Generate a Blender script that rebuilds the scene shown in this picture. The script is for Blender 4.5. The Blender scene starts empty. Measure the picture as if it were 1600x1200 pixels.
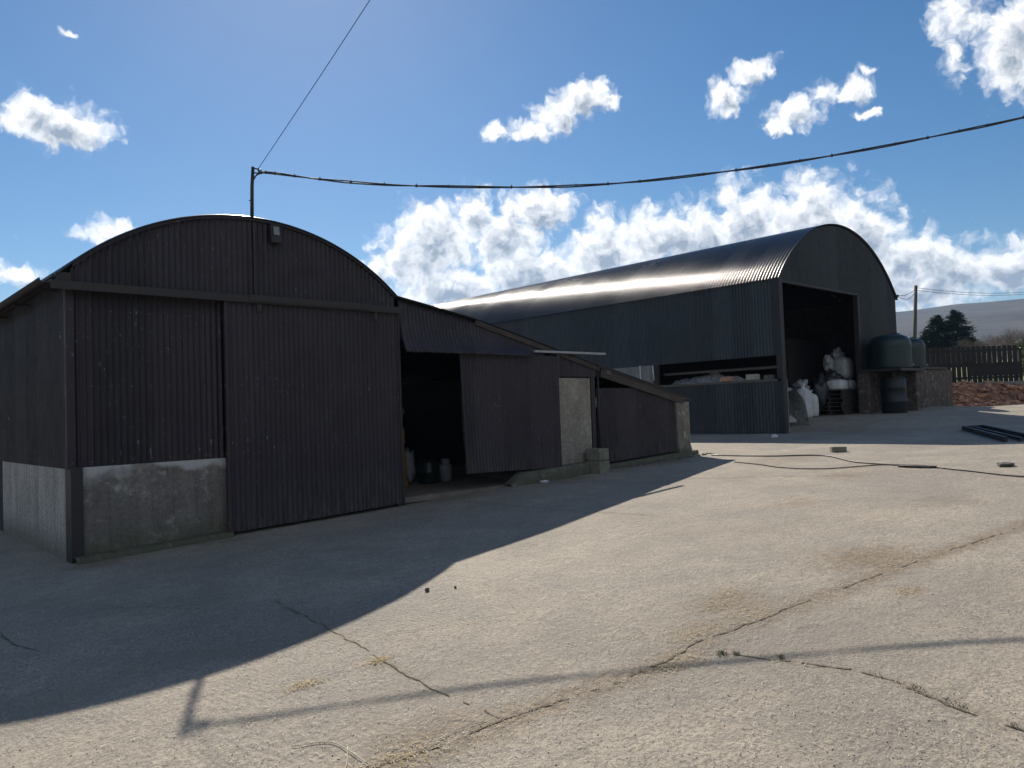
import bpy, bmesh, math, random
import numpy as np
from mathutils import Matrix, Vector, noise as mn
random.seed(7); rng = np.random.default_rng(7)
PI = math.pi
C = bpy.context.scene.collection
S = bpy.context.scene

# ------------------------------------------------------------------ camera
cd = bpy.data.cameras.new('camera'); cam = bpy.data.objects.new('camera', cd); C.objects.link(cam)
cd.sensor_width = 36; cd.lens = 27; cd.clip_end = 6000; cd.clip_start = 0.05
A = math.radians(47.0); p_, r_ = math.radians(2.0), math.radians(2.0)
def to_world(d): return Vector((d[0]*math.sin(A)+d[1]*math.cos(A), -d[0]*math.cos(A)+d[1]*math.sin(A), d[2]))
fw = Vector((0, math.cos(p_), math.sin(p_))); up0 = Vector((0, -math.sin(p_), math.cos(p_))); rt0 = Vector((1, 0, 0))
rt = rt0*math.cos(r_)-up0*math.sin(r_); up = up0*math.cos(r_)+rt0*math.sin(r_)
rt, up, fw = to_world(rt), to_world(up), to_world(fw)
m = Matrix((rt, up, -fw)).transposed().to_4x4(); m.translation = Vector((0, 0, 1.7))
cam.matrix_world = m
S.camera = cam
S.render.resolution_x, S.render.resolution_y = 1024, 768
S.view_settings.view_transform = 'Standard'; S.view_settings.look = 'None'
S.view_settings.exposure = EXPO = 0.30; S.view_settings.gamma = 1.0
S.cycles.max_bounces = 6

# ------------------------------------------------------------------ sun and sky
SUN = Vector((0.376, 0.703, 0.603)).normalized()
sl = bpy.data.lights.new('sun', 'SUN'); sl.energy = 5.0; sl.angle = math.radians(0.53); sl.color = (1.0, 0.925, 0.81)
so = bpy.data.objects.new('sun', sl); C.objects.link(so); so.rotation_euler = SUN.to_track_quat('Z', 'Y').to_euler(); so.location = (0, 0, 60)

CLOUDS = [(77.6, 19.02, 3.26, 1.5, 1), (78.83, 19.36, 1.6, 1.11, 1), (75.97, 18.75, 1.69, 1.22, 1), (44.64, 20.27, 1.83, 0.73, 1), (43.01, 21.05, 1.92, 1.18, 1), (40.86, 22.01, 2.0, 1.16, 1), (39.15, 21.72, 1.04, 0.5, 0.8), (47.54, 20.16, 0.87, 0.56, 0.8), (30.51, 21.31, 1.32, 1.21, 1), (28.67, 22.51, 1.64, 0.75, 1), (25.8, 19.65, 1.86, 0.96, 0.9), (24.1, 20.18, 1.22, 0.79, 0.8), (22.06, 20.21, 1.18, 0.73, 0.9), (21.2, 21.29, 0.55, 0.34, 0.7), (21.27, 18.57, 0.7, 0.39, 0.9), (27.12, 18.87, 0.93, 0.57, 0.7), (15.79, 23.4, 1.19, 1.56, 0.6), (12.99, 20.53, 1.79, 2.5, 0.9), (16.18, 20.96, 0.57, 1.08, 0.35), (12.25, 21.75, 1.92, 1.7, 0.8), (52.13, 12.89, 3.45, 2.55, 1), (53.85, 11.16, 3.33, 1.93, 1), (49.34, 14.53, 1.35, 1.72, 0.8), (44.39, 14.5, 2.97, 1.62, 1), (47.1, 12.77, 3.36, 2.28, 1), (56.69, 10.49, 1.88, 1.01, 0.8), (51.54, 9.26, 5.75, 1.68, 1), (45.76, 10.02, 4.3, 2.09, 1), (39.73, 11.36, 2.91, 2.83, 1), (35.72, 11.88, 3.19, 2.52, 1), (32.53, 11.62, 3.32, 2.58, 1), (29.59, 12.59, 2.67, 2.69, 1), (25.33, 12.04, 4.22, 3.05, 1), (22.33, 10.7, 2.9, 2.51, 1), (20.06, 9.16, 2.6, 2.16, 1), (17.13, 7.98, 2.97, 1.87, 1), (13.82, 7.77, 2.6, 1.73, 1), (40.54, 8.85, 9.21, 2.32, 1), (30.43, 8.65, 10.3, 3.13, 1.2), (18.64, 7.11, 4.6, 1.66, 1), (13.35, 6.92, 1.95, 0.86, 1), (74.49, 12.42, 1.77, 0.98, 0.9), (73.72, 13.13, 0.7, 0.53, 0.8), (79.8, 9.83, 1.03, 0.47, 0.55), (76.8, 24.29, 0.62, 0.27, 0.55), (56.76, 11.27, 0.94, 0.37, 0.5),
          # unseen cloud round the sky; banks behind the camera added to brighten the shade
          (100, 12, 12, 3.5, 1), (-5, 11, 12, 4, 1), (-45, 9, 14, 3, 1), (-120, 30, 34, 15, 1), (-165, 24, 26, 12, 1), (-70, 34, 20, 10, 1), (160, 9, 12, 3, 1), (-80, 14, 14, 5, 1)]

class NT:
    def __init__(s, nt): s.nt = nt
    def node(s, typ, **kw):
        n = s.nt.nodes.new(typ)
        ins = kw.pop('ins', {})
        for k, v in kw.items(): setattr(n, k, v)
        for k, v in ins.items(): s.set(n.inputs[k], v)
        return n
    def set(s, sock, v):
        if isinstance(v, bpy.types.NodeSocket): s.nt.links.new(v, sock)
        else: sock.default_value = v
    def math(s, op, a, b=0.0, clamp=False):
        n = s.node('ShaderNodeMath', operation=op, use_clamp=clamp); s.set(n.inputs[0], a); s.set(n.inputs[1], b); return n.outputs[0]
    def vmath(s, op, a, b=(0, 0, 0), out=0, scale=None):
        n = s.node('ShaderNodeVectorMath', operation=op); s.set(n.inputs[0], a)
        if scale is not None: s.set(n.inputs['Scale'], scale)
        else: s.set(n.inputs[1], b)
        return n.outputs['Value'] if out else n.outputs[0]
    def maprange(s, v, a, b, c=0.0, d=1.0, interp='LINEAR'):
        n = s.node('ShaderNodeMapRange', interpolation_type=interp); s.set(n.inputs[0], v)
        for i, q in enumerate((a, b, c, d)): s.set(n.inputs[i+1], q)
        return n.outputs[0]
    def mix(s, f, a, b, blend='MIX'):
        n = s.node('ShaderNodeMix', data_type='RGBA', blend_type=blend); s.set(n.inputs[0], f)
        for k, q in ((6, a), (7, b)):
            s.set(n.inputs[k], q if isinstance(q, bpy.types.NodeSocket) else (q[0], q[1], q[2], 1))
        return n.outputs[2]
    def noise(s, vec, scale, detail=4, rough=0.55, dist=0.0, color=False, dim='3D', typ='FBM'):
        n = s.node('ShaderNodeTexNoise', noise_dimensions=dim, noise_type=typ)
        s.set(n.inputs['Vector'], vec); n.inputs['Scale'].default_value = scale; n.inputs['Detail'].default_value = detail
        n.inputs['Roughness'].default_value = rough; n.inputs['Distortion'].default_value = dist
        return n.outputs['Color' if color else 'Fac']

def cloud_group():
    g = bpy.data.node_groups.new('cloud_density', 'ShaderNodeTree')
    g.interface.new_socket('Vector', in_out='INPUT', socket_type='NodeSocketVector')
    g.interface.new_socket('Density', in_out='OUTPUT', socket_type='NodeSocketFloat')
    t = NT(g); gi = g.nodes.new('NodeGroupInput'); go = g.nodes.new('NodeGroupOutput')
    v = gi.outputs[0]
    warp = t.noise(v, 0.55, 3, 0.55, color=True, dim='2D')
    wv = t.vmath('SCALE', t.vmath('SUBTRACT', warp, (0.5, 0.5, 0.5)), scale=1.5)
    v1 = t.vmath('ADD', v, wv)
    warp2 = t.noise(v1, 2.6, 2, 0.5, color=True, dim='2D')
    v1 = t.vmath('ADD', v1, t.vmath('SCALE', t.vmath('SUBTRACT', warp2, (0.5, 0.5, 0.5)), scale=0.35))
    acc = None
    for az, el, ra, re, w in CLOUDS:
        q = t.vmath('MULTIPLY', t.vmath('SUBTRACT', v1, (az, el, 0)), (1/ra, 1/re, 0))
        l = t.vmath('LENGTH', q, out=1)
        b = t.math('MULTIPLY_ADD', l, -w)
        g.nodes[-1].inputs[2].default_value = w
        if acc is None: acc = b
        else:
            n = t.node('ShaderNodeMath', operation='SMOOTH_MAX'); t.set(n.inputs[0], acc); t.set(n.inputs[1], b); n.inputs[2].default_value = 0.12; acc = n.outputs[0]
    n1 = t.noise(v1, 0.42, 8, 0.55, dim='2D')
    n2 = t.node('ShaderNodeTexVoronoi', voronoi_dimensions='2D', feature='SMOOTH_F1', ins={'Vector': v1, 'Scale': 0.85, 'Detail': 2.0, 'Roughness': 0.5, 'Smoothness': 0.35})
    d = t.math('MULTIPLY_ADD', t.math('SUBTRACT', n1, 0.5), 1.15); g.nodes[-1].inputs[2].default_value = 0; t.set(g.nodes[-1].inputs[2], acc)
    d = t.math('ADD', d, t.math('MULTIPLY', t.math('SUBTRACT', 1.06, n2.outputs['Distance']), 0.5))
    t.set(go.inputs[0], d)
    return g

def build_world():
    w = bpy.data.worlds.new('World'); S.world = w; w.use_nodes = True
    nt = w.node_tree; nt.nodes.clear(); t = NT(nt)
    sky = t.node('ShaderNodeTexSky', sky_type='NISHITA', sun_disc=False)
    sky.sun_elevation = math.asin(SUN.z); sky.sun_rotation = math.atan2(SUN.x, SUN.y)
    sky.air_density = 1.0; sky.dust_density = 0.17; sky.ozone_density = 2.6; sky.altitude = 100
    hs = t.node('ShaderNodeHueSaturation', ins={'Color': sky.outputs[0], 'Saturation': 1.30, 'Value': 1.0})
    bg = t.node('ShaderNodeBackground', ins={'Color': hs.outputs[0], 'Strength': 0.066})
    tc = t.node('ShaderNodeTexCoord'); sp = t.node('ShaderNodeSeparateXYZ', ins={0: tc.outputs['Generated']})
    az = t.math('MULTIPLY', t.math('ARCTAN2', sp.outputs[1], sp.outputs[0]), 180/PI)
    el = t.math('MULTIPLY', t.math('ARCSINE', sp.outputs[2]), 180/PI)
    v = t.node('ShaderNodeCombineXYZ', ins={0: az, 1: el}).outputs[0]
    g = cloud_group()
    def dens(vec):
        n = nt.nodes.new('ShaderNodeGroup'); n.node_tree = g; t.set(n.inputs[0], vec); return n.outputs[0]
    d0 = dens(v)
    d1 = dens(t.vmath('ADD', v, (0.35, 0.75, 0)))
    alpha = t.maprange(d0, -0.14, 0.62, interp='SMOOTHSTEP')
    thick = t.maprange(d0, 0.36, 1.05, 0, 1, interp='SMOOTHSTEP')
    rel = t.math('MULTIPLY', t.math('SUBTRACT', d0, d1), 1.1)
    lit = t.math('ADD', t.math('SUBTRACT', 1.0, t.math('MULTIPLY', thick, 0.98)), rel, clamp=True)
    col = t.mix(lit, (0.29, 0.345, 0.42), (1.0, 1.0, 1.0))
    cb = t.node('ShaderNodeBackground', ins={'Color': col, 'Strength': 0.95})
    mx = t.node('ShaderNodeMixShader', ins={0: alpha, 1: bg.outputs[0], 2: cb.outputs[0]})
    out = t.node('ShaderNodeOutputWorld', ins={0: mx.outputs[0]})
build_world()

# ------------------------------------------------------------------ helpers
class MB:
    def __init__(s): s.v = []; s.f = []
    def add(s, vs, fs):
        o = len(s.v); s.v += [tuple(map(float, q)) for q in vs]; s.f += [tuple(i+o for i in q) for q in fs]; return s
    def box(s, x0, x1, y0, y1, z0, z1):
        return s.add([(x0,y0,z0),(x1,y0,z0),(x1,y1,z0),(x0,y1,z0),(x0,y0,z1),(x1,y0,z1),(x1,y1,z1),(x0,y1,z1)],
                     [(0,3,2,1),(4,5,6,7),(0,1,5,4),(1,2,6,5),(2,3,7,6),(3,0,4,7)])
    def obox(s, c, size, rot=(0,0,0)):
        from mathutils import Euler
        R = Euler(rot).to_matrix(); a, b, h = size[0]/2, size[1]/2, size[2]/2
        vs = [R @ Vector(q) + Vector(c) for q in ((-a,-b,-h),(a,-b,-h),(a,b,-h),(-a,b,-h),(-a,-b,h),(a,-b,h),(a,b,h),(-a,b,h))]
        return s.add(vs, [(0,3,2,1),(4,5,6,7),(0,1,5,4),(1,2,6,5),(2,3,7,6),(3,0,4,7)])
    def beam(s, p, q, w, h):
        p, q = Vector(p), Vector(q); d = (q-p).normalized(); u = d.cross(Vector((0,0,1))); u = u.normalized() if u.length > 1e-4 else Vector((1,0,0)); n = u.cross(d)
        vs = [pp + u*a*w/2 + n*b*h/2 for pp in (p, q) for a, b in ((-1,-1),(1,-1),(1,1),(-1,1))]
        return s.add(vs, [(0,1,2,3),(7,6,5,4),(0,4,5,1),(1,5,6,2),(2,6,7,3),(3,7,4,0)])
    def tube(s, pts, r, n=8, r2=None, cap=True):
        pts = [Vector(p) for p in pts]; o = len(s.v); k = len(pts); ref = Vector((0.13, 0.2, 1)).normalized()
        for i, p in enumerate(pts):
            d = (pts[min(i+1, k-1)]-pts[max(i-1, 0)]).normalized()
            u = d.cross(ref); u = u.normalized() if u.length > 0.05 else d.cross(Vector((1,0,0))).normalized(); w = d.cross(u)
            rr = r if r2 is None else r+(r2-r)*i/(k-1)
            for j in range(n):
                a = 2*PI*j/n; s.v.append(tuple(p + u*math.cos(a)*rr + w*math.sin(a)*rr))
        for i in range(k-1):
            for j in range(n):
                s.f.append((o+i*n+j, o+i*n+(j+1) % n, o+(i+1)*n+(j+1) % n, o+(i+1)*n+j))
        if cap: s.f.append(tuple(o+j for j in range(n))[::-1]); s.f.append(tuple(o+(k-1)*n+j for j in range(n)))
        return s
    def lathe(s, c, prof, n=32):
        o = len(s.v); c = Vector(c)
        for r, z in prof:
            for j in range(n): a = 2*PI*j/n; s.v.append((c.x+r*math.cos(a), c.y+r*math.sin(a), c.z+z))
        for i in range(len(prof)-1):
            for j in range(n): s.f.append((o+i*n+j, o+i*n+(j+1) % n, o+(i+1)*n+(j+1) % n, o+(i+1)*n+j))
        s.f.append(tuple(o+j for j in range(n))[::-1]); s.f.append(tuple(o+(len(prof)-1)*n+j for j in range(n)))
        return s
    def grid(s, P):     # P[i][j] -> 3-vectors, numpy (n,m,3)
        P = np.asarray(P, float); n, k, _ = P.shape; o = len(s.v); s.v += [tuple(q) for q in P.reshape(-1, 3).tolist()]
        for i in range(n-1):
            b = o+i*k
            s.f += [(b+j, b+j+1, b+k+j+1, b+k+j) for j in range(k-1)]
        return s
    def build(s, name, mat, parent=None, smooth=False, bevel=0.0, solid=0.0):
        me = bpy.data.meshes.new(name); L = Vector((0,0,0)); q = parent
        while q is not None: L += q.location; q = q.parent
        v = np.array(s.v, float) - np.array(L)
        me.from_pydata(v.tolist(), [], s.f); me.update()
        if smooth: me.polygons.foreach_set('use_smooth', [True]*len(me.polygons))
        for mm in (mat if isinstance(mat, list) else [mat]): me.materials.append(mm)
        o = bpy.data.objects.new(name, me); C.objects.link(o); o.parent = parent
        if solid: md = o.modifiers.new('solid', 'SOLIDIFY'); md.thickness = solid; md.offset = 0
        if bevel: md = o.modifiers.new('bevel', 'BEVEL'); md.width = bevel; md.segments = 2; md.limit_method = 'ANGLE'
        return o
def tag(o, label, cat, group=None, kind=None):
    if label: o['label'] = label
    if cat: o['category'] = cat
    if group: o['group'] = group
    if kind: o['kind'] = kind
    return o
def thing(name, loc, label, cat, group=None):
    o = bpy.data.objects.new(name, None); o.empty_display_size = 0.2; C.objects.link(o); o.location = loc
    bpy.context.view_layer.update()
    return tag(o, label, cat, group)
def copy_tree(o, parent=None):
    c = o.copy(); C.objects.link(c); c.parent = parent
    for ch in list(o.children): copy_tree(ch, c)
    return c
def sm(x, a, b):
    t = np.clip((np.asarray(x, float)-a)/(b-a), 0, 1); return t*t*(3-2*t)
def ground(x, y):
    return 0.036*np.asarray(x, float) + 0.25*sm(x, 21.6, 24.5)*(1-sm(x, 29.5, 34.5))*sm(y, 6, 10)

# ------------------------------------------------------------------ materials
def mat(name, base, rough=0.7, metal=0.0, spec=0.5):
    mt = bpy.data.materials.new(name); mt.use_nodes = True; nt = mt.node_tree; t = NT(nt)
    b = nt.nodes['Principled BSDF']; b.inputs['Base Color'].default_value = (*base, 1)
    b.inputs['Roughness'].default_value = rough; b.inputs['Metallic'].default_value = metal; b.inputs['Specular IOR Level'].default_value = spec
    tc = t.node('ShaderNodeTexCoord'); geo = t.node('ShaderNodeNewGeometry')
    return mt, t, b, tc.outputs['Object'], geo
def bump(t, b, h, strength=0.3, dist=0.02, chain=None):
    n = t.node('ShaderNodeBump', ins={'Height': h, 'Strength': strength, 'Distance': dist})
    if chain is not None: t.set(n.inputs['Normal'], chain)
    t.set(b.inputs['Normal'], n.outputs[0]); return n.outputs[0]
def simple(name, c1, c2, scale=6.0, rough=0.75, bs=0.3, bd=0.01, stretch=(1,1,1), detail=6, metal=0.0, spec=0.5, bscale=None):
    mt, t, b, oc, geo = mat(name, c1, rough, metal, spec)
    v = t.vmath('MULTIPLY', oc, stretch)
    n = t.noise(v, scale, detail, 0.6)
    t.set(b.inputs['Base Color'], t.mix(t.maprange(n, 0.32, 0.68), c1, c2))
    t.set(b.inputs['Roughness'], t.maprange(n, 0.3, 0.7, rough-0.08, min(1, rough+0.1)))
    if bs: bump(t, b, t.noise(v, bscale or scale*4, 5, 0.6), bs, bd)
    return mt

def sheet_mat(name, c1, c2, axis, rough=0.5, spec=0.5, pale=0.0, grime=True, coat=0.0):
    """painted corrugated iron: per-sheet tone, vertical streaks, flaked pale spots, dirt splashed up from the ground"""
    mt, t, b, oc, geo = mat(name, c1, rough, 0.0, spec)
    P = geo.outputs['Position']
    sp = t.node('ShaderNodeSeparateXYZ', ins={0: P})
    sheet = t.math('FLOOR', t.math('DIVIDE', sp.outputs[axis], 0.66))
    wn = t.node('ShaderNodeTexWhiteNoise', noise_dimensions='1D', ins={'W': sheet})
    streak = t.noise(t.vmath('MULTIPLY', P, (9, 9, 0.5) ), 1.2, 6, 0.65)
    blotch = t.noise(P, 1.3, 5, 0.6)
    f = t.math('ADD', t.math('MULTIPLY', wn.outputs[0], 0.45), t.math('MULTIPLY', t.math('ADD', streak, blotch), 0.45))
    col = t.mix(t.maprange(f, 0.35, 0.95), c1, c2)
    rust = t.maprange(t.noise(t.vmath('MULTIPLY', P, (4, 4, 0.8)), 2.2, 7, 0.7), 0.62, 0.74)
    col = t.mix(t.math('MULTIPLY', rust, 0.5), col, (0.075, 0.035, 0.022))
    if pale > 0:
        sp1 = t.maprange(t.noise(t.vmath('MULTIPLY', P, (1, 1, 0.35)), 26, 4, 0.75), 0.625, 0.68)
        msk = t.maprange(t.noise(P, 0.9, 2, 0.5), 0.48, 0.62)
        col = t.mix(t.math('MULTIPLY', t.math('MULTIPLY', sp1, msk), pale), col, (0.30, 0.32, 0.34))
        dr = t.maprange(t.noise(t.vmath('MULTIPLY', P, (14, 14, 0.55)), 1.5, 3, 0.7), 0.63, 0.70)
        col = t.mix(t.math('MULTIPLY', dr, pale*0.22), col, (0.16, 0.16, 0.17))
    fr = t.math('FRACT', t.math('DIVIDE', sp.outputs[axis], 0.66))
    lap = t.maprange(fr, 0.0, 0.022, 0.75, 0.0)
    col = t.mix(lap, col, (0.010, 0.008, 0.008))
    rowd = t.math('ABSOLUTE', t.math('SUBTRACT', t.math('FRACT', t.math('DIVIDE', t.math('ADD', sp.outputs[2], 0.12), 0.92)), 0.5))
    cold = t.math('ABSOLUTE', t.math('SUBTRACT', t.math('FRACT', t.math('DIVIDE', sp.outputs[axis], 0.228)), 0.5))
    fix = t.math('MULTIPLY', t.math('LESS_THAN', rowd, 0.011), t.math('LESS_THAN', cold, 0.042))
    drip = t.math('MULTIPLY', t.math('LESS_THAN', cold, 0.03), t.maprange(t.math('FRACT', t.math('DIVIDE', t.math('ADD', sp.outputs[2], 0.12), 0.92)), 0.36, 0.5, 0.0, 0.5))
    drip = t.math('MULTIPLY', drip, t.math('LESS_THAN', t.math('FRACT', t.math('DIVIDE', t.math('ADD', sp.outputs[2], 0.12), 0.92)), 0.5))
    col = t.mix(t.math('MULTIPLY', drip, t.maprange(blotch, 0.45, 0.6)), col, (0.085, 0.045, 0.030))
    col = t.mix(t.math('MULTIPLY', fix, 0.8), col, (0.11, 0.085, 0.07))
    hgt = t.math('SUBTRACT', sp.outputs[2], t.math('MULTIPLY', sp.outputs[0], 0.036))
    dust = t.math('MULTIPLY', t.maprange(hgt, 0.05, 0.75, 0.5, 0.0), t.maprange(t.noise(t.vmath('MULTIPLY', P, (6, 6, 1.2)), 2.0, 5, 0.7), 0.4, 0.65))
    col = t.mix(dust, col, (0.11, 0.098, 0.085))
    t.set(b.inputs['Base Color'], col)
    t.set(b.inputs['Roughness'], t.maprange(t.noise(P, 3.0, 5, 0.6), 0.3, 0.7, rough-0.1, rough+0.14))
    bump(t, b, t.noise(P, 14, 5, 0.6), 0.12, 0.01)
    if coat: b.inputs['Coat Weight'].default_value = coat; b.inputs['Coat Roughness'].default_value = 0.3
    return mt

M = {}
M['maroon'] = sheet_mat('maroon_sheet', (0.017, 0.013, 0.018), (0.037, 0.028, 0.036), 0, 0.52, 0.38, pale=0.6)
M['maroon_side'] = sheet_mat('maroon_side_sheet', (0.018, 0.015, 0.019), (0.038, 0.031, 0.038), 1, 0.5, 0.35, pale=0.6)
M['black'] = sheet_mat('black_sheet', (0.016, 0.020, 0.025), (0.034, 0.041, 0.049), 0, 0.5, 0.36, pale=0.4)
M['black_side'] = sheet_mat('black_side_sheet', (0.018, 0.025, 0.032), (0.038, 0.049, 0.058), 1, 0.46, 0.4, pale=0.5)
def roof_mat():
    mt, t, b, oc, geo = mat('roof_sheet', (0.03, 0.03, 0.03), 0.24, 0.0, 0.5)
    P = geo.outputs['Position']; sp = t.node('ShaderNodeSeparateXYZ', ins={0: P})
    wn = t.node('ShaderNodeTexWhiteNoise', noise_dimensions='1D', ins={'W': t.math('FLOOR', t.math('DIVIDE', sp.outputs[1], 0.66))})
    st = t.noise(t.vmath('MULTIPLY', P, (0.5, 9, 0.5)), 1.5, 5, 0.6)
    t.set(b.inputs['Base Color'], t.mix(t.math('ADD', t.math('MULTIPLY', wn.outputs[0], 0.4), t.math('MULTIPLY', st, 0.6)), (0.016, 0.018, 0.021), (0.036, 0.039, 0.043)))
    t.set(b.inputs['Roughness'], t.math('ADD', t.math('MULTIPLY', wn.outputs[0], 0.05), t.maprange(t.noise(P, 0.8, 4, 0.6), 0.3, 0.7, 0.16, 0.25)))
    return mt
M['roof'] = roof_mat()
M['steel'] = simple('dark_steel', (0.016, 0.014, 0.016), (0.036, 0.026, 0.024), 7, 0.55, 0.15)
M['galv'] = simple('galvanised', (0.26, 0.27, 0.28), (0.38, 0.38, 0.38), 9, 0.5, 0.1, metal=0.2)
M['cable'] = simple('cable_black', (0.018, 0.019, 0.022), (0.035, 0.036, 0.04), 20, 0.5, 0.1)
M['wood'] = simple('weathered_timber', (0.085, 0.072, 0.06), (0.15, 0.13, 0.11), 3, 0.85, 0.3, stretch=(1, 8, 8))
M['dark_wood'] = simple('dark_timber', (0.035, 0.028, 0.024), (0.075, 0.06, 0.05), 5, 0.85, 0.3)
M['fence'] = simple('stained_fence_board', (0.010, 0.010, 0.011), (0.024, 0.022, 0.020), 4, 0.8, 0.2)
M['tank'] = simple('green_plastic', (0.010, 0.021, 0.021), (0.017, 0.032, 0.031), 2.5, 0.42, 0.06)
M['barrel'] = simple('dark_plastic', (0.006, 0.010, 0.013), (0.012, 0.018, 0.021), 3, 0.5, 0.06)
M['bag'] = simple('woven_white_bag', (0.46, 0.47, 0.48), (0.62, 0.62, 0.60), 5, 0.75, 0.25, 0.02)
M['blackbag'] = simple('black_film', (0.012, 0.013, 0.015), (0.025, 0.026, 0.03), 5, 0.4, 0.4, 0.02)
M['clearfilm'] = simple('dull_film', (0.20, 0.21, 0.22), (0.36, 0.36, 0.36), 6, 0.45, 0.5, 0.02)
M['gas'] = simple('pale_painted_steel', (0.16, 0.18, 0.20), (0.24, 0.25, 0.26), 6, 0.5, 0.1)
M['brick'] = simple('reddish_block', (0.34, 0.16, 0.09), (0.50, 0.29, 0.19), 12, 0.9, 0.4)
M['paleblock'] = simple('pale_block', (0.30, 0.27, 0.22), (0.42, 0.39, 0.33), 12, 0.9, 0.4)
M['greenblock'] = simple('mossy_block', (0.13, 0.13, 0.09), (0.24, 0.23, 0.18), 9, 0.95, 0.6)
M['heap'] = simple('grey_debris', (0.16, 0.16, 0.155), (0.42, 0.41, 0.39), 9, 0.95, 0.8, 0.03)
M['white'] = simple('white_rag', (0.5, 0.5, 0.5), (0.65, 0.64, 0.62), 20, 0.9, 0.4)
M['stone'] = simple('dark_stone', (0.06, 0.06, 0.06), (0.16, 0.15, 0.14), 20, 0.9, 0.5)
M['bale'] = simple('straw_bale', (0.22, 0.12, 0.045), (0.46, 0.28, 0.11), 30, 0.95, 1.0, 0.03, stretch=(1, 1, 2.5))
M['bark'] = simple('bark', (0.05, 0.04, 0.032), (0.10, 0.085, 0.07), 12, 0.95, 0.4)
M['twig'] = simple('bare_twigs', (0.13, 0.10, 0.08), (0.22, 0.17, 0.135), 3, 0.95, 0.0)
M['needle'] = simple('conifer_needles', (0.030, 0.050, 0.030), (0.075, 0.105, 0.062), 1.2, 0.8, 0.0)
M['leaf'] = simple('yellow_green_leaves', (0.06, 0.085, 0.025), (0.12, 0.15, 0.045), 2, 0.75, 0.0)
M['glass'] = simple('lamp_glass', (0.16, 0.17, 0.18), (0.22, 0.23, 0.24), 9, 0.25, 0.0)

def concrete_wall(name, c1, c2, c3, moss=0.6, patch=0.0):
    mt, t, b, oc, geo = mat(name, c1, 0.9)
    P = geo.outputs['Position']
    n = t.noise(P, 1.8, 7, 0.65); fine = t.noise(P, 22, 5, 0.7)
    st = t.noise(t.vmath('MULTIPLY', P, (7, 7, 0.45)), 1.4, 6, 0.65)
    col = t.mix(t.maprange(n, 0.35, 0.65), c1, c2)
    col = t.mix(t.maprange(st, 0.42, 0.7, 0, 0.7), col, c3)
    col = t.mix(t.maprange(fine, 0.42, 0.66, 0, 0.5), col, (0.06, 0.055, 0.05))
    col = t.mix(t.maprange(t.noise(t.vmath('ADD', P, (5, 5, 5)), 6, 7, 0.75), 0.54, 0.7, 0, 0.6), col, (0.50, 0.47, 0.42))
    sp = t.node('ShaderNodeSeparateXYZ', ins={0: P})
    hgt = t.math('SUBTRACT', sp.outputs[2], t.math('MULTIPLY', sp.outputs[0], 0.036))
    ms = t.maprange(t.math('ADD', hgt, t.math('MULTIPLY', n, -0.5)), -0.18, 0.12, 1, 0)
    col = t.mix(t.math('MULTIPLY', ms, moss), col, (0.07, 0.075, 0.035))
    if patch:   # paler limewashed patch left round the edge of the dark render
        q = t.math('ADD', hgt, t.math('MULTIPLY', t.noise(P, 1.3, 4, 0.5), 0.9))
        pm = t.maprange(q, 1.42, 1.50)
        col = t.mix(t.math('MULTIPLY', pm, patch), col, (0.48, 0.47, 0.45))
    t.set(b.inputs['Base Color'], col)
    h = t.math('ADD', t.math('MULTIPLY', fine, 0.6), t.noise(P, 5, 6, 0.6))
    bump(t, b, h, 0.9, 0.03)
    return mt
M['render'] = concrete_wall('dark_render', (0.15, 0.135, 0.12), (0.26, 0.235, 0.205), (0.09, 0.085, 0.075), patch=0.9)
M['shutter'] = concrete_wall('board_marked_concrete', (0.42, 0.385, 0.34), (0.60, 0.555, 0.50), (0.20, 0.185, 0.165))
M['pillar'] = concrete_wall('buff_render', (0.27, 0.235, 0.19), (0.40, 0.355, 0.29), (0.19, 0.165, 0.135), 0.5)
M['mossy'] = concrete_wall('mossy_concrete', (0.12, 0.115, 0.09), (0.19, 0.18, 0.145), (0.07, 0.068, 0.055), 0.6)
M['column'] = concrete_wall('rough_column', (0.15, 0.135, 0.11), (0.24, 0.22, 0.18), (0.07, 0.065, 0.055), 0.7)
M['greywall'] = concrete_wall('grey_wall', (0.20, 0.21, 0.21), (0.30, 0.31, 0.31), (0.14, 0.14, 0.14), 0.4)
M['drip'] = concrete_wall('stained_block_wall', (0.075, 0.055, 0.047), (0.13, 0.098, 0.082), (0.035, 0.028, 0.025), 0.5)

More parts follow.
